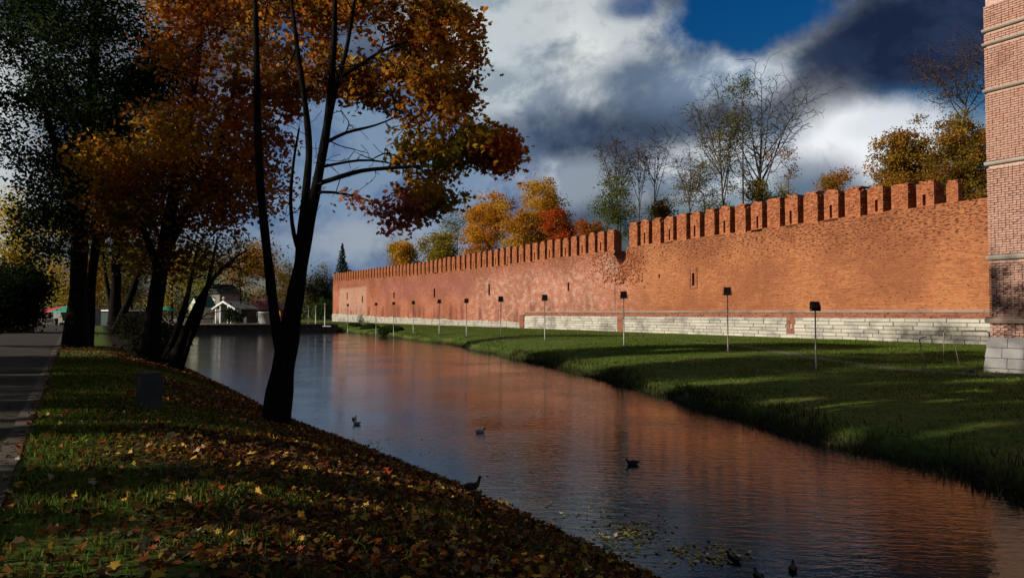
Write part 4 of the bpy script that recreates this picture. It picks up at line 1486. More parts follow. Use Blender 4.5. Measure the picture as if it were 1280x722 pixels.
# --- slim dark tree farther along the bank
D4 = 55.
mb = [px_blob(150, 300, D4, 45, 40, 3., 40, [DGRN, BRN, OLV], [.5, .3, .2]), px_blob(150, 220, D4, 55, 60, 3.5, 60, [DGRN, BRN], [.7, .3])]
A, I = clusters(mb)
LP, LS, LC = leaves_for(A, I, mb, 90, .8, .26)
stems = [px_stem([(143, 417), (144, 380), (146, 330), (150, 260), (152, 200)], D4, [.5, .36, .33, .25, .1]),
         px_stem([(145, 400), (136, 370), (130, 330), (127, 290)], D4, [.18, .15, .12, .08], 1),
         px_stem([(144, 412), (158, 385), (172, 345), (183, 310)], D4 - 4, [.3, .24, .2, .12], None)]
tree('slim_tree', 'slim dark tree with leaning side stems past the big path-side tree', P(143, 417, D4), stems, A, LP, LS, QUAD2D, LC, step=.9, rtip=.02, limb_r=.1)

# --- leaning willow over the water
D5 = 28.
mb = [px_blob(265, 322, D5, 55, 26, 2., 60, [OLV, GRN, YEL], [.5, .35, .15]), px_blob(310, 318, D5, 40, 26, 1.6, 36, [OLV, BRN, YEL], [.45, .3, .25]),
      px_blob(225, 340, D5, 30, 26, 1.5, 24, [GRN, OLV, YEL], [.5, .4, .1]), px_blob(300, 362, D5 + .5, 26, 18, 1., 12, [OLV, BRN], [.6, .4])]
A, I = clusters(mb)
LP, LS, LC = leaves_for(A, I, mb, 16, .35, .12)
stems = [px_stem([(217, 458), (228, 425), (240, 395), (254, 366), (272, 340), (292, 322), (310, 312)], D5, [.24, .17, .14, .115, .085, .055, .03]),
         px_stem([(222, 455, -.5), (236, 428, -.5), (250, 395, -.5), (259, 360, -.5), (266, 325, -.5), (272, 295, -.5)], D5, [.16, .12, .10, .085, .06, .03]),
         px_stem([(208, 448, .5), (222, 412, .5), (232, 380, .5), (240, 345, .5), (246, 312, .5)], D5, [.17, .13, .105, .075, .04]),
         px_stem([(212, 450, .2), (222, 432, .2), (238, 418, .2), (246, 402, .2)], D5, [.18, .14, .10, .05]),
         px_stem([(226, 462, -1), (233, 440, -1), (239, 420, -1), (247, 385, -1), (262, 348, -1), (290, 328, -1)], D5, [.10, .085, .075, .06, .045, .02])]
tw = [px_blob(285, 345, D5, 50, 22, 1.6, 90, [BRN], None), px_blob(250, 385, D5, 26, 30, 1.3, 60, [BRN], None), px_blob(215, 415, D5, 16, 24, 1.0, 40, [BRN], None), px_blob(312, 395, D5, 16, 12, .8, 14, [BRN], None)]
A = np.concatenate([A, clusters(tw)[0]])
tree('willow_tree', 'many-stemmed dark willow leaning right over the water', P(217, 458, D5), stems, A, LP, LS, QUAD2D, LC, step=.4, rtip=.009, limb_r=.04, upbias=.3)

UNDER = True
# --- generic crown tree given by its picture box and a distance
def box_tree(name, label, x, ytop, ybot, wpx, d, pal, w_, n=70, per=70, leaf=.3, sig=.7, base_z=1.3, bark=None, group=None, shape=QUAD2D, bare=0., narrow=1., trunk_r=.22, limb_r=1e9, upbias=.3, lean=0, blobs=None, trunk_top=.75):
    s = d / F
    top = P(x, ytop, d); bot = P(x, ybot, d)
    base = np.array([bot[0] + lean * s, bot[1], base_z])
    cz = (top[2] + bot[2]) / 2; rz_ = (top[2] - bot[2]) / 2
    rx = wpx * s / 2
    if blobs is None:
        bl = []
        k = max(4, n // 12)
        for i in range(k):
            a = random.uniform(0, 6.283); h = random.uniform(-.75, .75)
            rr_ = rx * .72 * math.sqrt(max(.05, 1 - h * h)) * random.uniform(.35, 1)
            c = np.array([top[0] + rr_ * math.cos(a), top[1] + rr_ * math.sin(a), cz + h * rz_ * .8])
            q = random.uniform(.38, .58)
            bl.append((c, (rx * q * 1.15, rx * q * 1.15, rz_ * q * .9), max(4, n // k), pal, w_, .2))
    else:
        bl = [px_blob(bx, by, d + bd, brx, bry, max(.8, brx * s), bn, bp, bw_) for (bx, by, bd, brx, bry, bn, bp, bw_) in blobs]
    A, I = clusters(bl)
    if per:
        LP, LS, LC = leaves_for(A, I, bl, per, sig, leaf)
        if bare > 0:
            kp = rng.random(len(LP)) > bare
            LP, LS, LC = LP[kp], LS[kp], LC[kp]
    else:
        LP = LS = LC = None
    tt = base[2] + (top[2] - base[2]) * trunk_top
    stems = [(np.array([base - (0, 0, .2), base + (np.array([top[0], top[1], tt]) - base) * .4 + rng.normal(0, .12, 3), base + (np.array([top[0], top[1], tt]) - base) * .75, [top[0], top[1], tt]]), [trunk_r, trunk_r * .8, trunk_r * .5, trunk_r * .22], None)]
    return tree(name, label, base, stems, A, LP, LS, shape, LC, bark or M_BARK2, group, cat='bush' if name == 'bush' else 'tree', step=max(.5, rx * .2), rtip=.012 * d / 60, limb_r=limb_r, upbias=upbias)

YG = [YEL, (.50, .30, .03), OLV, OR1]
G = 'autumn trees behind the fortress wall'
BZ = 2.2
box_tree('autumn_tree', 'small round yellow tree above the far end of the wall', 511, 299, 345, 50, 175, [YEL, OLV, OR1], [.55, .25, .2], 90, 120, .45, 0.8250000000000001, BZ, group=G)
box_tree('autumn_tree', 'yellow-green tree above the wall, just right of the small round yellow one', 553, 282, 345, 48, 150, [OLV, (.30, .28, .04), YEL], [.45, .3, .25], 90, 120, .4, 0.75, BZ, group=G)
box_tree('autumn_tree', 'thin grey-green tree with half bare top behind the yellow trees', 572, 246, 330, 44, 160, [(.16, .17, .09), OLV], [.6, .4], 70, 34, .36, .9, BZ, group=G)
box_tree('autumn_tree', 'tall orange-yellow tree left of the bright yellow one', 612, 232, 340, 62, 135, [OR1, YEL, (.52, .24, .03)], [.4, .35, .25], 142, 120, .38, 0.675, BZ, group=G)
box_tree('autumn_tree', 'tall bright yellow tree right behind the merlons of the far wall', 664, 219, 335, 78, 125, [YEL, (.56, .30, .03), OR1], [.5, .35, .15], 180, 120, .36, 0.6375, BZ, group=G)
box_tree('autumn_tree', 'dark red tree against the right side of the bright yellow tree', 700, 256, 330, 42, 118, [RED, OR2, (.25, .05, .02)], [.45, .3, .25], 90, 120, .34, 0.6000000000000001, BZ, group=G)
box_tree('autumn_tree', 'low rusty red tree left of the bare group over the gap', 734, 272, 320, 46, 112, [OR2, BRN, RED], [.5, .3, .2], 75, 120, .32, 0.6000000000000001, BZ, group=G)
box_tree('bush', 'low orange bush filling in under the orange-yellow tree', 580, 290, 340, 60, 140, [OR1, BRN, OLV], [.4, .3, .3], 50, 80, .36, .9, BZ, cat if False else None) if False else None
# bare / thin group over the breach
def bare_tree(label, x, ytop, ybot, wpx, d, n, r=.2, leafpal=None, lw=None, per=0, leaf=.2, ybase=300, group=G, lean=0, limbs=7, spread=1.):
    s = d / F
    base = P(x - lean, ybase, d); base[2] = BZ
    fork = P(x - lean * .5, ybot, d)
    top = P(x, ytop, d)
    hw = wpx / 2 * s
    Ht = top[2] - fork[2]
    stems = [(np.array([base, (base + fork) / 2 + rng.normal(0, .08, 3), fork, fork + (top - fork) * .5 + rng.normal(0, .2, 3), fork + (top - fork) * .96]), [r, r * .85, r * .72, r * .4, r * .12], None)]
    A = []
    for i in range(limbs):
        a = i * 2.4 + random.uniform(-.4, .4)
        t0 = random.uniform(-.12, .42)
        o = fork + (top - fork) * max(t0, -.1)
        rad = hw * random.uniform(.75, 1.05)
        tz_ = fork[2] + Ht * (random.uniform(.72, .97) - .12 * (rad / hw) ** 2)
        end = np.array([top[0] + rad * math.cos(a), top[1] + rad * math.sin(a), max(tz_, o[2] + Ht * .2)])
        m1 = o + (end - o) * .4 + np.array([0, 0, -.04 * Ht]) + rng.normal(0, .12, 3)
        stems.append((np.array([o, m1, o + (end - o) * .75 + rng.normal(0, .1, 3), end]), [r * .42, r * .32, r * .2, r * .07], 1))
        for k_ in range(int(n / limbs)):
            t = random.uniform(.3, 1.08)
            c = o + (end - o) * t
            A.append(c + rng.normal(0, 1, 3) * hw * (.16 + .13 * t) * np.array([1, 1, .7]) + np.array([0, 0, .06 * Ht * random.random()]))
    for k_ in range(n // 6):
        c = fork + (top - fork) * random.uniform(.3, 1.05)
        A.append(c + rng.normal(0, 1, 3) * hw * .25)
    A = np.array(A)
    LP = LS = LC = None
    if per:
        bl = [(0, 0, 0, leafpal, lw)]
        LP, LS, LC = leaves_for(A, np.zeros(len(A), int), bl, per, .35, leaf)
    return tree('bare_tree', label, base, stems, A, LP, LS, QUAD2D, LC, M_BARK2, group, step=.5, rtip=.020 * d / 80, upbias=.45, twig_sides=3, expo=2.6)
GB = 'bare trees behind the fortress wall'
bare_tree('bare thin tree with grey leaf scraps, left of the three over the gap', 772, 163, 262, 56, 95, 480, .15, [(.13, .12, .07), BRN], [.6, .4], 5, .16, group=GB)
bare_tree('slim bare tree between the leaf-scrap tree and the straight bare one', 797, 172, 255, 38, 97, 320, .12, group=GB, lean=-4)
bare_tree('straight slim bare tree standing right of the gap in the wall', 818, 157, 250, 44, 98, 400, .13, group=GB)
bare_tree('tall bare tree at the left of the high group, leafless fan crown', 897, 108, 262, 72, 88, 950, .17, [OLV, BRN], [.6, .4], 1, .2, limbs=10, group=GB, lean=-14)
bare_tree('tall bare tree with dense twigs, right side of the high group', 952, 100, 250, 104, 86, 1500, .20, limbs=14, group=GB, lean=6)
bare_tree('small half bare tree with brown leaves left of the high group', 862, 180, 262, 46, 90, 220, .14, [BRN, OR2, OLV], [.4, .2, .4], 6, .17, group=GB)
bare_tree('bare crown with few dark red leaves high beside the tower', 1206, 55, 150, 104, 70, 900, .15, [BRN, (.10, .04, .03)], [.5, .5], 4, .15, group=GB)
box_tree('autumn_tree', 'green-topped slim tree in the middle of the high bare group', 928, 95, 255, 40, 84, [GRN, OLV, (.09, .12, .04)], [.5, .3, .2], 70, 40, .24, .5, BZ, group=G, blobs=[
    (926, 112, 0, 17, 18, 18, [GRN, OLV], [.6, .4]), (915, 165, 0, 22, 26, 14, [OLV, GRN], [.6, .4]), (906, 205, 0, 26, 22, 14, [OLV, (.12, .13, .06)], [.5, .5]), (930, 230, 0, 24, 16, 10, [OLV, BRN], [.6, .4])], trunk_top=.9, trunk_r=.18)
box_tree('autumn_tree', 'thin tree with pale scattered leaves left of the high bare group', 880, 195, 262, 70, 92, [(.17, .17, .10), OLV], [.6, .4], 70, 40, .22, .5, BZ, group=G)
box_tree('autumn_tree', 'thin branch tree of orange leaves right of the high bare group', 985, 188, 250, 46, 84, [OR1, OR2, BRN], [.4, .35, .25], 40, 26, .24, .35, BZ, group=G, blobs=[
    (978, 200, 0, 16, 14, 9, [OR1, OR2, BRN], [.4, .35, .25]), (993, 213, 0, 15, 10, 8, [OR1, BRN], [.5, .5]), (958, 195, 0, 6, 10, 3, [BRN, OR1], [.5, .5]), (975, 232, 0, 12, 9, 5, [YEL, OLV], [.5, .5])])
box_tree('bush', 'green bush filling the gap in the merlons', 775, 214, 312, 66, 92, [GRN, OLV, (.09, .12, .04)], [.5, .25, .25], 90, 60, .26, .6, BZ, group=G)
box_tree('bush', 'brown-green round bush right of the gap in the merlons', 822, 243, 290, 36, 92, [BRN, OLV, DGRN], [.35, .35, .3], 40, 80, .26, .5, BZ, group=G)
box_tree('bush', 'dark olive bush under the tall twiggy bare tree', 946, 218, 265, 34, 84, [DGRN, OLV, BRN], [.45, .35, .2], 36, 70, .24, .45, BZ, group=G)
box_tree('bush', 'small yellowing bush low behind the merlons beside the olive bush', 978, 236, 262, 36, 84, [OLV, YEL], [.6, .4], 24, 50, .22, .4, BZ, group=G)
box_tree('bush', 'low grey-green bush at the foot of the thin pale trees', 885, 245, 285, 50, 90, [(.12, .14, .07), OLV], [.6, .4], 36, 40, .24, .5, BZ, group=G)
box_tree('autumn_tree', 'small orange-brown tree left of the round golden one', 1037, 208, 262, 48, 74, [OR2, OR1, OLV], [.4, .3, .3], 50, 70, .2, .42, BZ, group=G)
box_tree('autumn_tree', 'round golden brown tree above the near merlons', 1124, 154, 266, 90, 70, [(.46, .26, .03), OLV, OR1, BRN], [.4, .2, .2, .2], 190, 150, .23, .42, BZ, group=G)
box_tree('autumn_tree', 'dense olive gold tree next to the tower', 1204, 140, 272, 100, 66, [OLV, (.34, .20, .03), BRN, OR1], [.35, .3, .2, .15], 210, 150, .22, .42, BZ, group=G)
# spruce beyond the wall end
sd_ = 200
st = P(428, 303, sd_); sbm = P(428, 352, sd_)
LPs, LCs = [], []
Hs = st[2] - 1.3
for i in range(52):
    t = i / 52
    zz = 1.3 + Hs * (.12 + .88 * t)
    rr_ = (1 - t) * 5.2 + .15
    m_ = int(120 * (1 - t) + 8)
    a = rng.random(m_) * 6.283
    q = rng.random(m_) ** .5 * rr_ * (.75 + .25 * np.sin(a * 5 + i * 2))
    LPs.append(np.stack([st[0] + q * np.cos(a), st[1] + q * np.sin(a), zz - q * .35 + rng.normal(0, .1, m_)], -1))
LPs = np.concatenate(LPs)
LCs = palette([(.035, .06, .04), (.05, .075, .05)], len(LPs), None)
tree('spruce_tree', 'dark narrow spruce standing beyond the far end of the wall', (st[0], st[1], 1.3), [(np.array([[st[0], st[1], 1.2], [st[0], st[1], 1.3 + Hs * .5], [st[0], st[1], st[2] - .2]]), [.3, .18, .04], None)], np.zeros((0, 3)), LPs, np.full(len(LPs), .6), QUAD2D, LCs, M_BARK, None)

# background trees at the far end of the moat and left of the path
GBk = 'trees beyond the far end of the moat'
bk = [
    (20, 215, 400, 80, 120, [YEL, (.50, .46, .06), (.30, .32, .05)], 'pale yellow-green tree behind the black bush at the left edge'),
    (62, 250, 398, 60, 130, [YEL, (.40, .40, .05), OLV], 'yellow-green tree behind the red and green awning'),
    (-40, 200, 400, 90, 110, [OLV, GRN], 'olive tree leaning in from beyond the left edge'),
    (110, 300, 398, 60, 150, [OR1, BRN, OLV], 'brown-orange tree behind the long dark cafe'),
    (165, 300, 398, 60, 140, [OLV, GRN, BRN], 'olive tree behind the right end of the dark cafe'),
    (215, 305, 398, 60, 150, [(.40, .38, .05), YEL, OLV], 'yellow-olive tree behind the green parasol'),
    (262, 300, 395, 60, 200, [(.26, .30, .05), OLV], 'green-olive tree behind the cream house'),
    (300, 295, 390, 56, 195, [OLV, OR1, BRN], 'olive tree with orange patches behind the white gabled pavilion'),
    (332, 300, 392, 44, 205, [YEL, OR1, BRN], 'orange-yellow tree behind the red-brown roof'),
    (362, 300, 400, 46, 225, [BRN, OLV, DGRN], 'dim brown tree directly behind the forked maple'),
    (395, 322, 402, 40, 230, [DGRN, OLV, BRN], 'dark brownish tree between the forked maple and the wall end'),
    (409, 345, 404, 26, 230, [DGRN, GRN], 'dark green tree tucked against the far wall end'),
]
for (x, yt, yb, wd, d, pal, lab) in bk:
    wts = [.5, .5] if len(pal) == 2 else [.4, .35, .25]
    box_tree('park_tree', lab, x, yt, yb - 10, wd, d, pal, wts, 80, 70, .45, 1.1, 1.2, group=GBk, trunk_r=.25, bark=M_BARK)
# hedge of narrow conifers
for i, x in enumerate((397, 402.5, 408, 413)):
    box_tree('conifer', ['narrow green conifer behind the middle pale post', 'narrow green conifer between the middle and right pale posts', 'narrow green conifer behind the tallest pale post', 'narrow green conifer touching the far wall end'][i], x, 371 - i * .8, 404, 8, 216, [(.05, .10, .025), (.07, .13, .03)], [.5, .5], 26, 60, .35, .45, .9, group='narrow conifers by the wall end', trunk_r=.1)
box_tree('bush', 'dark undergrowth at the foot of the leaning willow', 206, 396, 452, 56, 31, [(.014, .020, .008), (.022, .018, .009)], [.6, .4], 60, 70, .16, .35, .9, trunk_r=.06)
box_tree('bush', 'low dark bush between the big trunk and the slim tree', 165, 398, 428, 46, 48, [(.014, .020, .008), (.022, .018, .009)], [.6, .4], 50, 70, .18, .4, 1.25, trunk_r=.06)
# black bush at the left edge
box_tree('bush', 'large dark bush left of the path', 12, 326, 428, 96, 58, [(.014, .024, .008), (.01, .016, .006)], [.5, .5], 200, 130, .24, .55, 1.25, trunk_r=.15)

# far wood closing the view beyond the park
fw_p, fw_c = [], []
for i in range(420):
    x = random.uniform(-260, 418); d = random.uniform(235, 300)
    q_ = P(x, 391, d)
    hgt = random.uniform(5, 15)
    m_ = 60
    pp_ = np.array([q_[0], q_[1], 1.2 + hgt * .5]) + rng.normal(0, 1, (m_, 3)) * np.array([2.6, 2.6, hgt * .3])
    pp_[:, 2] = np.abs(pp_[:, 2] - 1.0) + 1.0
    fw_p.append(pp_); fw_c.append(palette([(.05, .05, .014), (.09, .06, .015), (.14, .10, .02), (.03, .045, .012)], 1, None, .2) * np.ones((m_, 1)))
fw_p = np.concatenate(fw_p); fw_c = np.concatenate(fw_c)
v, f, c = leaf_cloud(fw_p, np.full(len(fw_p), 1.0), QUAD2D, fw_c, .2)
o = link_mesh('far_wood', mesh_np('far_wood', v, f, M_LEAF, False, c), kind='stuff')
tag(o, 'dim autumn wood closing the view beyond the park', 'wood')
# shade trees left of the path, out of the picture, whose shadows cross the lawn
GO = 'park trees on the lawn left of the path'
off = [
    (-14, -.5, 14.5, 3.2, .36, 'dense green park tree across the path, opposite the photographer'),
    (-21, 14, 20, 4.6, .36, 'tall park tree across the path, second row'),
    (-15.5, 16.2, 16.5, 3.4, .36, 'park tree across the path ahead of the photographer'),
    (-28, 7.0, 21, 4.4, .36, 'broad park tree far left of the path, nearest the photographer'),
    (-29, 20, 21, 5.0, .36, 'broad park tree on the far lawn, middle of the row'),
    (-36, 31, 19, 4.6, .36, 'park tree on the far lawn by the dark bush'),
    (-12.5, -7.5, 15, 4.2, .36, 'park tree across the path behind the photographer'),
    (-25, -11, 17, 5.0, .36, 'broad park tree behind the photographer'),
    (-23, 8.2, 18.5, 3.8, .36, 'park tree across the path, between the two rows'),
    (-34, 11.5, 18, 4.6, .36, 'broad park tree on the far lawn, second from the photographer'),
    (-36, -7.5, 20, 4.6, .36, 'broad park tree on the far lawn, left of the photographer'),
    (-39, 17, 22, 5.0, .36, 'tall park tree on the far lawn, third row'),
    (-30, -18, 18, 5.0, .36, 'tall park tree on the lawn far behind the photographer'),
    (-19, -3, 15, 4.2, .36, 'park tree on the lawn behind the nearest tree'),
    (-25, .8, 20.5, 4.2, .58, 'unseen high crowned tree added across the path to shade the far bank'),  # high crowns added out of view to shade the far bank
    (-27, 3.6, 21, 4.6, .56, 'second unseen high crowned tree added across the path to shade the far bank'),
    (-32, 1.5, 22.5, 4.6, .60, 'tallest unseen high crowned tree, added to shade the far bank'),
    (-11.5, 5.2, 5.6, 1.1, .25, 'unseen slim young tree added to shade a strip of the near bank'),  # added out of view to shade a strip of the near bank
]
for (x, y, H, cr, lo, lab) in off:
    base = np.array([x, y, 1.3])
    bl = []
    for i in range(12):
        a = random.uniform(0, 6.28); rr_ = cr * random.uniform(.2, .62)
        bl.append((base + (rr_ * math.cos(a), rr_ * math.sin(a), H * random.uniform(lo, .86)), (cr * .5, cr * .5, H * .13), 13, pal_d if random.random() < .5 else [OLV, BRN, GRN], w_d if False else [.4, .35, .25], .2))
    A, I = clusters(bl)
    LP, LS, LC = leaves_for(A, I, bl, 80, .6, .29)
    st_ = [(np.array([base - (0, 0, .2), base + (.1, .1, H * .3), base + (0, .2, H * .6), base + (.1, 0, H * .85)]), [.022 * H, .017 * H, .011 * H, .003 * H], None)]
    tree('park_tree', lab, base, st_, A, LP, LS, QUAD2D, LC, M_BARK, GO, step=.9, rtip=.015)

# ------------------------------------------------------------------ shrubs and reeds on the far bank
for (x, y, w_, lab) in ((443, 408.5, 22, 'low clipped shrub on the bank nearest the far wall end'), (463, 410.5, 26, 'round clipped shrub on the bank, middle of three'), (489, 413.5, 34, 'broad low shrub at the water edge, nearest of three')):
    q = on_z(x, y + 3, .3)
    rx = w_ / F * q[1] / 2
    n = 2200
    pos = ellip_pts(n, (q[0], q[1], .55), (rx, rx * .8, .8), .6)
    pos = pos[pos[:, 2] > .15]
    col = palette([(.04, .075, .018), (.06, .09, .022), (.03, .05, .012)], len(pos), None)
    root = empty('shrub', (q[0], q[1], .3), label=lab, cat='shrub', group='shrubs on the far bank')
    base = np.array([q[0], q[1], .3])
    v, f, c = leaf_cloud(pos - base, np.full(len(pos), .28), QUAD2D, col, .2)
    o = link_mesh('crown', mesh_np('crown', v, f, M_LEAF, False, c), root); o['kind'] = 'stuff'
    b = MB()
    for k_ in range(5):
        a = k_ * 1.25
        b.tube([(0, 0, -.2), (math.cos(a) * rx * .3, math.sin(a) * rx * .3, .4)], [.05, .02], 5)
    b.build('stems', M_BARK, root)

def blades(pos, h, wd, col, lean=.35, name='grass', seg=1):
    n = len(pos)
    a = rng.random(n) * 6.283
    u = np.stack([np.cos(a), np.sin(a), np.zeros(n)], -1) * (wd / 2)[:, None]
    b_ = rng.random(n) * 6.283
    l = (np.abs(rng.normal(0, lean, n)) * h)[:, None] * np.stack([np.cos(b_), np.sin(b_), np.zeros(n)], -1)
    up = np.stack([np.zeros(n), np.zeros(n), h], -1)
    if seg == 1:
        v = np.stack([pos - u, pos + u, pos + up + l], 1)
        f = np.arange(n * 3).reshape(n, 3)
        return v.reshape(-1, 3), f, np.repeat(col, 3, 0)
    mid = pos + up * .6 + l * .3
    tip = pos + up * .95 + l
    v = np.stack([pos - u, pos + u, mid + u * .7, mid - u * .7, tip], 1)
    k = np.arange(n)[:, None] * 5
    f = np.concatenate([k + np.array([[0, 1, 2]]), k + np.array([[0, 2, 3]]), k + np.array([[3, 2, 4]])])
    return v.reshape(-1, 3), f, np.repeat(col, 5, 0)

# reeds along the far waterline
n = 16000
s_ = rng.uniform(-4, 100, n) ** 1.0
s_ = np.where(rng.random(n) < .7, rng.uniform(-4, 42, n), s_)
dens = .5 + .5 * np.sin(s_ * .9) * np.sin(s_ * .37 + 1)
d_ = rng.gamma(1.6, .28, n) - .25
keep = (rng.random(n) < .35 + .65 * dens)
s_, d_ = s_[keep], d_[keep]
pf = np.interp(s_, FS, FPp) + d_
q = np.stack([s_ * WU[0] + pf * WN[0], s_ * WU[1] + pf * WN[1]], -1)
z_ = np.maximum(height(q[:, 0], q[:, 1]), -.05)
h = rng.uniform(.10, .32, len(q)) * (.45 + .5 * np.sin(s_ * 1.7) ** 2 + .5 * np.sin(s_ * .53 + 1) ** 4)
col = palette([(.04, .05, .014), (.09, .075, .03), (.03, .045, .012), (.17, .135, .06)], len(q), [.33, .22, .33, .12])
v, f, c = blades(np.column_stack([q, z_]), h, rng.uniform(.012, .03, len(q)), col, .75, seg=2)
o = link_mesh('reeds', mesh_np('reeds', v, f, M_GRASSBLADE, False, c), kind='stuff')
tag(o, 'dark reeds and rushes along the far waterline', 'reeds')

# lawn on the far bank
n = 150000
s_ = rng.uniform(2, 42, n); s_[: n // 3] = rng.uniform(30, 110, n // 3)
pf = np.interp(s_, FS, FPp)
p_ = pf + rng.random(n) ** 1.2 * (50.3 - pf)
q = np.stack([s_ * WU[0] + p_ * WN[0], s_ * WU[1] + p_ * WN[1]], -1)
z_ = height(q[:, 0], q[:, 1])
pat = fracnoise(q[:, 0] * 1.5, q[:, 1] * 1.5, 3)
kt = trk_dist(q[:, 0], q[:, 1]) > .6 * rng.random(n)
q, z_, pat = q[kt], z_[kt], pat[kt]
n = len(q)
dd = np.linalg.norm(q, axis=1)
h = rng.uniform(.03, .08, n) * (1 + .4 * pat)
gcolA = palette([(.075, .135, .018), (.11, .165, .024), (.18, .19, .036), (.045, .075, .013)], n, [.35, .35, .12, .18])
v, f, c = blades(np.column_stack([q, z_ - .01]), h, rng.uniform(.018, .035, n) * (1 + dd / 60), gcolA, .6)
o = link_mesh('grass', mesh_np('grass', v, f, M_GRASSBLADE, False, c), kind='stuff')
tag(o, 'short green grass on the far bank below the wall', 'grass')

# ------------------------------------------------------------------ near bank: grass and fallen leaves
n = 230000
s_ = 2.2 + rng.random(n) ** 1.9 * 28
p_ = rng.uniform(-2.4, 5.2, n)
q = np.stack([s_ * WU[0] + p_ * WN[0], s_ * WU[1] + p_ * WN[1]], -1)
pat = fracnoise(q[:, 0] * 2.2, q[:, 1] * 2.2, 5)
keep = ((pat + rng.normal(0, .35, n) > (p_ - .9) * .42 - .22) | ((rng.random(n) < .10) & (p_ < 1.2))) & (p_ < np.interp(s_, NS, NPp) - .1)
rel = q - pe
side = rel @ PNr
keep &= side > .05
q = q[keep]
dd = np.linalg.norm(q, axis=1)
col = palette([(.08, .13, .02), (.12, .17, .028), (.20, .21, .045), (.05, .08, .014)], len(q), [.35, .35, .12, .18])
v, f, c = blades(np.column_stack([q, height(q[:, 0], q[:, 1]) - .01]), rng.uniform(.03, .11, len(q)), rng.uniform(.004, .009, len(q)) * (1 + dd / 9), col, .7, seg=2)
o = link_mesh('grass', mesh_np('grass', v, f, M_GRASSBLADE, False, c), kind='stuff')
tag(o, 'thin green grass between the path and the leaf-covered slope', 'grass')

def scatter_leaves(n, smin, srange, pw, pmin, pmax):
    s_ = smin + rng.random(n) ** pw * srange
    p_ = rng.uniform(pmin, pmax, n)
    q = np.stack([s_ * WU[0] + p_ * WN[0], s_ * WU[1] + p_ * WN[1]], -1)
    ok = (p_ < np.interp(s_, NS, NPp) - .02)
    side = (q - pe) @ PNr
    ok &= (side > -.1) | (rng.random(n) < .05)
    return q[ok]
LIT = [(.15, .062, .022), (.085, .034, .014), (.26, .11, .028), (.28, .065, .017), (.45, .28, .04), (.20, .145, .075), (.05, .025, .013)]
LW = [.22, .22, .13, .09, .11, .13, .10]
q = scatter_leaves(70000, 1.0, 40, 1.8, -1.6, 5.4)
rel_p = q @ WN
keep = rng.random(len(q)) < np.clip(.42 + .35 * (rel_p - .2) + .25 * fracnoise(q[:, 0], q[:, 1], 8), .36, 1)
q = q[keep]
z_ = height(q[:, 0], q[:, 1]) + rng.uniform(.008, .045, len(q))
col = palette(LIT, len(q), LW, .3)
CURL2D = np.array([(0, -.5), (.22, -.34), (.30, -.05), (.24, .22), (0, .55), (-.20, .25), (-.32, .02), (-.22, -.30)])
m1 = rng.random(len(q)) < .3
P3 = np.column_stack([q, z_])
fl = (np.array([.7, .7, 1.]), np.array([0, 0, .4]))
va, fa, ca = leaf_cloud(P3[m1], rng.uniform(.05, .12, m1.sum()), LOBED, col[m1], .8, .7, fl)
vb, fb, cb = leaf_cloud(P3[~m1], rng.uniform(.03, .09, (~m1).sum()), CURL2D, col[~m1] * .85, .8, .9, fl)
me_a = mesh_np('fallen_leaves', va, fa, M_LITTER, False, ca)
me_b = mesh_np('curled_leaves', vb, fb, M_LITTER, False, cb)
ob = link_mesh('curled_leaves', me_b, kind='stuff')
tag(ob, 'small curled brown leaves and leaf scraps over the near bank', 'leaves')
o = link_mesh('fallen_leaves', me_a, kind='stuff')
tag(o, 'brown and orange fallen leaves covering the near bank', 'leaves')
# the largest leaves in the foreground, one object each
def litter_plain(name, c):
    m, k, out = new_mat(name)
    t = k.n('ShaderNodeTexCoord').outputs['Object']
    nz = k.noise(t, 30., 4, .6)
    rn = k.n('ShaderNodeObjectInfo').outputs['Random']
    cc = k.mix(k.mapr(nz, .35, .7), tuple(v * .6 for v in c), tuple(min(.9, v * 1.25) for v in c))
    cc = k.mix(k.math('MULTIPLY', rn, .4), cc, tuple(v * .55 for v in c))
    principled(k, out, cc, .6, .3, 0, nz, .3, .004)
    return m
lm = []
for ci, c in enumerate([(.58, .36, .05), (.50, .17, .03), (.32, .13, .04), (.20, .09, .035), (.40, .09, .025), (.42, .33, .16)]):
    mt = litter_plain('fallen_leaf_%d' % ci, c)
    for k_ in range(2):
        sh = MAPLE2D * (1 + rng.normal(0, .05, MAPLE2D.shape))
        zc_ = .45 * np.abs(sh[:, 0]) * rng.uniform(.4, 1.5) + .2 * sh[:, 1] * rng.uniform(-1, 1) + rng.normal(0, .04, len(sh))
        nn = len(sh)
        vs = [(0, 0, -.02)] + [(a, b_, z) for (a, b_), z in zip(sh, zc_)]
        m_ = MB(); m_.add(vs, [(0, i + 1, (i + 1) % nn + 1) for i in range(nn)])
        m_.add([(-.012, -.48, 0.), (.012, -.48, 0.), (.03, -.95, .08)], [(0, 1, 2)])
        lm.append(m_.mesh('maple_leaf', mt))
q = scatter_leaves(5000, 1.2, 13, 1.2, -.9, 4.9)
vis_ = []
for a in q:
    y = a[1]
    if y < 2.5: continue
    z = hz(a[0], a[1])
    # inside the frame
    X_, Y_, Z_ = a[0], y, z - E
    fx = 640 + F * X_ / (Y_ * CP + Z_ * SP); fy = 361 - F * (Z_ * CP - Y_ * SP) / (Y_ * CP + Z_ * SP)
    if -10 < fx < 900 and 500 < fy < 735: vis_.append((a, z))
random.shuffle(vis_)
for (a, z) in vis_[:290]:
    o = link_mesh('maple_leaf', random.choice(lm + lm[:2] * 3 + lm[2:4]), ground)
    o.location = (a[0], a[1], z + random.uniform(.02, .05))
    o.rotation_euler = (random.gauss(0, .38), random.gauss(0, .38), random.uniform(0, 6.28))
    o.scale = [random.uniform(.055, .115)] * 3

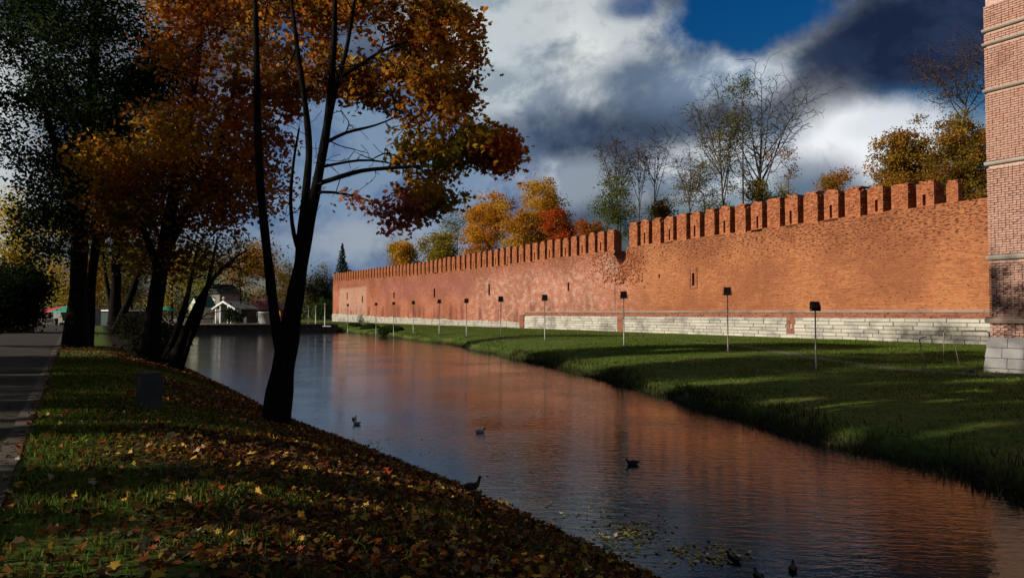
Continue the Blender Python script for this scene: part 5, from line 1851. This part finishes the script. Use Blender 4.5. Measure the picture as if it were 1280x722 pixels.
# leaves floating on the water
def float_leaves(name, lab, spots, n, col):
    pts = []
    for (x, y, rx, ry, k_) in spots:
        for _ in range(k_):
            while True:
                xx, yy = random.gauss(x, rx), random.gauss(y, ry)
                if yy > 480: break
            g = on_z(xx, yy, .006)
            if hz(g[0], g[1]) < -.01: pts.append(g)
    pts = np.array(pts)
    v, f, c = leaf_cloud(pts + np.column_stack([np.zeros((len(pts), 2)), rng.uniform(0, .012, len(pts))]), rng.uniform(.03, .075, len(pts)), LOBED, palette(col, len(pts), None, .25), .8, .3, (np.array([.2, .2, .2]), np.array([0, 0, 1.])))
    o = link_mesh(name, mesh_np(name, v, f, M_LITTER, False, c), kind='stuff')
    tag(o, lab, 'leaves')
YL = [(.66, .54, .16), (.50, .36, .10), (.62, .60, .30), (.34, .20, .07)]
float_leaves('floating_leaves', 'yellow leaves floating in a drift near the bottom of the water', [(790, 662, 24, 8, 170), (780, 675, 20, 10, 110), (870, 688, 28, 5, 120), (890, 697, 22, 4, 70), (830, 705, 50, 8, 40), (720, 640, 40, 10, 40)], 0, YL)
float_leaves('floating_leaves', 'few pale leaves floating by the bank below the forked tree', [(468, 556, 10, 3, 26), (490, 560, 30, 10, 25), (535, 567, 4, 1, 4), (620, 600, 40, 14, 20)], 0, YL)

# ------------------------------------------------------------------ buildings at the far end
def rootat(name, x, yb, d, lab, cat, rz=0., z=1.2):
    q = P(x, yb, d)
    return empty(name, (q[0], q[1], z), rz, label=lab, cat=cat), d / F
# white gabled pavilion
r_, s = rootat('pavilion', 291, 402, 125, 'small pavilion with a white edged gable at the far end of the water', 'pavilion', -.5)
hw, eave, ridge = 21 * s, 2.45, 3.7
b = MB()
for sg in (-1, 1):
    b.add([(0, -2, ridge), (sg * hw, -2, eave), (sg * hw, 3, eave), (0, 3, ridge), (0, -2, ridge - .12), (sg * hw, -2, eave - .12), (sg * hw, 3, eave - .12), (0, 3, ridge - .12)], [(0, 1, 2, 3), (7, 6, 5, 4), (0, 4, 5, 1), (1, 5, 6, 2)])
b.build('roof', M_GREYWALL, r_)
for sg in (-1, 1):
    b = MB()
    b.add([(0, -2.12, ridge + .06), (sg * hw * 1.02, -2.12, eave + .02), (sg * hw * 1.02, -2.12, eave - .28), (0, -2.12, ridge - .28), (0, -2.01, ridge + .06), (sg * hw * 1.02, -2.01, eave + .02), (sg * hw * 1.02, -2.01, eave - .28), (0, -2.01, ridge - .28)], [(0, 1, 2, 3), (7, 6, 5, 4), (0, 4, 5, 1), (3, 2, 6, 7)])
    b.build('barge_board', M_WHITE, r_)
for xx in (-.68, -.3, .35, .62):
    b = MB(); b.box(xx * hw - .09, xx * hw + .09, -1.95, -1.77, 0, eave + (1 - abs(xx)) * .9); b.build('post', M_WHITE, r_)
b = MB(); b.box(-.1 * hw, .26 * hw, 1.0, 1.1, .2, 2.6); b.build('door', M_WHITE, r_)
b = MB(); b.box(-hw * .8, hw * .8, 1.2, 3, 0, eave - .05); b.build('wall', M_DARKWOOD, r_)
b = MB()
for i in range(6):
    for k_ in range(8): pass
ms = bmesh.new(); bmesh.ops.create_uvsphere(ms, u_segments=12, v_segments=8, radius=.26, matrix=Matrix.Translation((0, -1.9, ridge + .45)))
me = bpy.data.meshes.new('finial'); ms.to_mesh(me); me.materials.append(M_BALL); link_mesh('finial', me, r_)
b = MB(); b.tube([(0, -1.9, ridge), (0, -1.9, ridge + .25)], .05, 6); b.build('finial_rod', M_WHITE, r_)
# conifers in front of the pavilion
for x, lab in ((286, 'dark pointed conifer before the left half of the white pavilion'), (298, 'dark pointed conifer before the right half of the white pavilion')):
    box_tree('conifer', lab, x, 380, 406, 6, 121, [(.03, .05, .02), (.045, .07, .025)], [.5, .5], 20, 60, .25, .3, 1.2, trunk_r=.08, group='conifers before the pavilion')
# red-brown roofed building
r_, s = rootat('house', 322, 400, 140, 'low house with a red-brown hipped roof right of the pavilion', 'house')
b = MB(); b.box(-3.6, 4.2, 0, 5, 0, 2.3); b.build('wall', M_DARKWOOD, r_)
b = MB(); b.add([(-4.2, -.6, 2.28), (4.8, -.6, 2.28), (4.8, 5.6, 2.28), (-4.2, 5.6, 2.28), (-1.6, 2.5, 4.5), (2.4, 2.5, 4.5)], [(0, 1, 5, 4), (1, 2, 5), (2, 3, 4, 5), (3, 0, 4), (3, 2, 1, 0)]); b.build('roof', M_REDROOF, r_)
for xx in (-2.6, -.6, 1.6):
    b = MB(); b.box(xx, xx + 1.1, -.06, .02, .8, 2.0); f_ = b.build('window', M_WHITE, r_)
    b = MB(); b.box(xx + .1, xx + 1., -.09, -.065, .9, 1.9); b.build('pane', M_WIN, f_)
# grey booth and orange banner
r_, s = rootat('booth', 331, 404, 118, 'grey round booth with white edge on the quay', 'booth', -.5)
b = MB(); b.tube([(0, 0, 0), (0, 0, 1.75)], .95, 14); b.build('booth_body', M_GREYWALL, r_)
b = MB(); b.tube([(0, 0, 1.76), (0, 0, 1.88)], 1.05, 14); b.build('lid', M_WHITE, r_)
b = MB(); b.box(-1.15, -.97, -.3, .3, .1, 1.6); b.build('door', M_WHITE, r_)
r_, s = rootat('banner', 350, 404, 118, 'narrow orange banner stand seen between the forked trunks', 'banner')
b = MB(); b.add([(-.12, 0, .5), (.14, 0, .4), (.02, 0, 2.0), (-.16, 0, 2.1), (-.12, .03, .5), (.14, .03, .4), (.02, .03, 2.0), (-.16, .03, 2.1)], [(0, 1, 2, 3), (7, 6, 5, 4), (0, 4, 5, 1), (1, 5, 6, 2), (2, 6, 7, 3), (3, 7, 4, 0)]); b.build('cloth', M_ORANGE, r_)
b = MB(); b.tube([(-.16, .015, 0), (-.19, .015, 2.2)], .03, 6); b.build('pole', M_DARKMETAL, r_)
# cream house with green gable among the leaning trunks
r_, s = rootat('house', 242, 402, 135, 'sunlit cream house with a green roof between the leaning willow stems', 'house', -.5)
b = MB(); b.prism([(-2.0, 0), (1.8, 0), (1.8, 4.0), (-.1, 6.0), (-2.0, 4.0)], 0, 5, Matrix(((1, 0, 0, 0), (0, 0, 1, 0), (0, 1, 0, 0), (0, 0, 0, 1)))); b.build('wall', M_CREAM, r_)
b = MB()
for sg in (-1, 1):
    x1 = 2.3 * sg - .1
    b.add([(-.1, -.3, 6.2), (x1, -.3, 3.75), (x1, 5.2, 3.75), (-.1, 5.2, 6.2), (-.1, -.3, 6.02), (x1, -.3, 3.55), (x1, 5.2, 3.55), (-.1, 5.2, 6.02)], [(0, 1, 2, 3), (7, 6, 5, 4), (0, 4, 5, 1), (1, 5, 6, 2)])
b.build('roof', plain('dull_green_roof', (.02, .13, .085), .7, 0, .2, 3), r_)
for xx, zz in ((-1.6, 1.2), (.5, 1.2), (-.6, 3.3)):
    b = MB(); b.box(xx, xx + 1.1, -.07, .02, zz, zz + 1.3); f_ = b.build('window', M_WHITE, r_)
    b = MB(); b.box(xx + .12, xx + .98, -.1, -.075, zz + .12, zz + 1.18); b.build('pane', M_WIN, f_)
# grey house with pale window
r_.scale = (.72, .72, .78)
r_, s = rootat('house', 265, 402, 150, 'grey house with a pale window left of the pavilion', 'house', -.5)
b = MB(); b.box(-2.4, 2.2, 0, 5, 0, 5.6); b.build('wall', M_GREYWALL, r_)
b = MB(); b.add([(-2.7, -.4, 5.58), (2.5, -.4, 5.58), (2.5, 5.3, 5.58), (-2.7, 5.3, 5.58), (-.1, -.4, 7.6), (-.1, 5.3, 7.6)], [(0, 1, 4), (2, 3, 5), (1, 2, 5, 4), (3, 0, 4, 5), (3, 2, 1, 0)]); b.build('roof', M_DARKWOOD, r_)
b = MB(); b.box(-.9, 1.0, -.08, .02, 2.3, 4.5); f_ = b.build('window', M_WHITE, r_)
b = MB(); b.box(-.75, .85, -.12, -.085, 2.45, 4.35); b.build('pane', M_WIN, f_)
# cafe with striped awnings left of the big trunk
r_, s = rootat('cafe', 72, 406, 98, 'open cafe stall under a red and green awning by the path end', 'cafe', -.5)
b = MB(); b.add([(-1.9, -1.6, 1.95), (1.0, -1.6, 1.95), (1.0, .5, 2.65), (-.9, .5, 2.5), (-1.9, -1.6, 1.8), (1.0, -1.6, 1.8)], [(0, 1, 2, 3), (0, 4, 5, 1)]); b.build('awning', M_REDCLOTH, r_, label='red half of the awning')
b = MB(); b.add([(1.003, -1.6, 1.95), (4.6, -1.6, 1.95), (4.2, .5, 2.9), (1.003, .5, 2.65), (1.003, -1.6, 1.8), (4.6, -1.6, 1.8)], [(0, 1, 2, 3), (0, 4, 5, 1)]); b.build('awning', M_GREENROOF, r_, label='green half of the awning')
for xx in (-1.8, 1.0, 4.4):
    b = MB(); b.tube([(xx, -1.5, 0), (xx, -1.5, 1.9)], .05, 6); b.build('post', M_DARKMETAL, r_)
b = MB(); b.box(-2., 4.6, .55, 3, 0, 2.3); b.build('wall', M_GREYWALL, r_)
b = MB(); b.box(1.6, 4.2, .48, .54, .7, 1.75); b.build('window', M_WHITE, r_)
b = MB(); b.box(-1.6, 1., -.9, -.5, 0, 1.0); b.build('counter', M_DARKWOOD, r_)
# long dark cafe
r_, s = rootat('cafe', 136, 404, 105, 'long dark green kiosk with white fascia and bright windows behind the trunks', 'kiosk', -.5)
b = MB(); b.box(-4, 3, 0, 3.4, 0, 1.95); b.build('wall', plain('dark_green_boards', (.03, .06, .05), .8, 0, .25, 4), r_)
b = MB(); b.box(-4.2, 3.2, -.35, 3.6, 1.96, 2.14); b.build('fascia', M_WHITE, r_)
for xx, w2 in ((.1, .75), (2.0, .5), (-2.6, .7)):
    b = MB(); b.box(xx, xx + w2, -.07, .02, .25, 1.75); f_ = b.build('window', M_WHITE, r_)
    b = MB(); b.box(xx + .08, xx + w2 - .08, -.1, -.075, .33, 1.67); b.build('pane', M_WIN, f_)
# green parasol
r_, s = rootat('parasol', 208, 404, 110, 'sea green parasol seen between the dark trunks', 'parasol')
b = MB(); n = 8; b.add([(0, 0, 2.75)] + [(1.35 * math.cos(k_ * math.pi / 4), 1.35 * math.sin(k_ * math.pi / 4), 2.1) for k_ in range(n)] + [(1.35 * math.cos(k_ * math.pi / 4), 1.35 * math.sin(k_ * math.pi / 4), 1.95) for k_ in range(n)],
    [(0, 1 + k_, 1 + (k_ + 1) % n) for k_ in range(n)] + [(1 + k_, 9 + k_, 9 + (k_ + 1) % n, 1 + (k_ + 1) % n) for k_ in range(n)]); b.build('canopy', M_GREENROOF, r_)
b = MB(); b.tube([(0, 0, 0), (0, 0, 2.7)], .04, 6); b.build('pole', M_DARKMETAL, r_)
# roof peeping over the far end of the wall
r_, s = rootat('house', 433, 345, 205, 'gabled roof peeping over the far end of the wall', 'house', 0., 1.3)
zt = float(P(433, 335.5, 205)[2]) - 1.3
b = MB(); b.box(-2.2, 2.4, 0, 5, 0, zt - 1.6); b.build('wall', M_GREYWALL, r_)
b = MB(); b.add([(-2.9, -.4, zt - 1.7), (3.0, -.4, zt - 1.7), (3.0, 5.4, zt - 1.7), (-2.9, 5.4, zt - 1.7), (0, -.4, zt), (0, 5.4, zt)], [(0, 1, 4), (2, 3, 5), (1, 2, 5, 4), (3, 0, 4, 5), (3, 2, 1, 0)]); b.build('roof', M_REDROOF, r_)
# small white post on the quay
r_, s = rootat('bollard', 267, 402, 116, 'small white post on the quay left of the pavilion', 'post')
b = MB(); b.tube([(0, 0, 0), (0, 0, 1.0)], .07, 6); b.build('post_shaft', M_WHITE, r_)
b = MB(); b.box(-.16, .16, -.1, .1, 1.0, 1.22); b.build('cap', M_WHITE, r_)
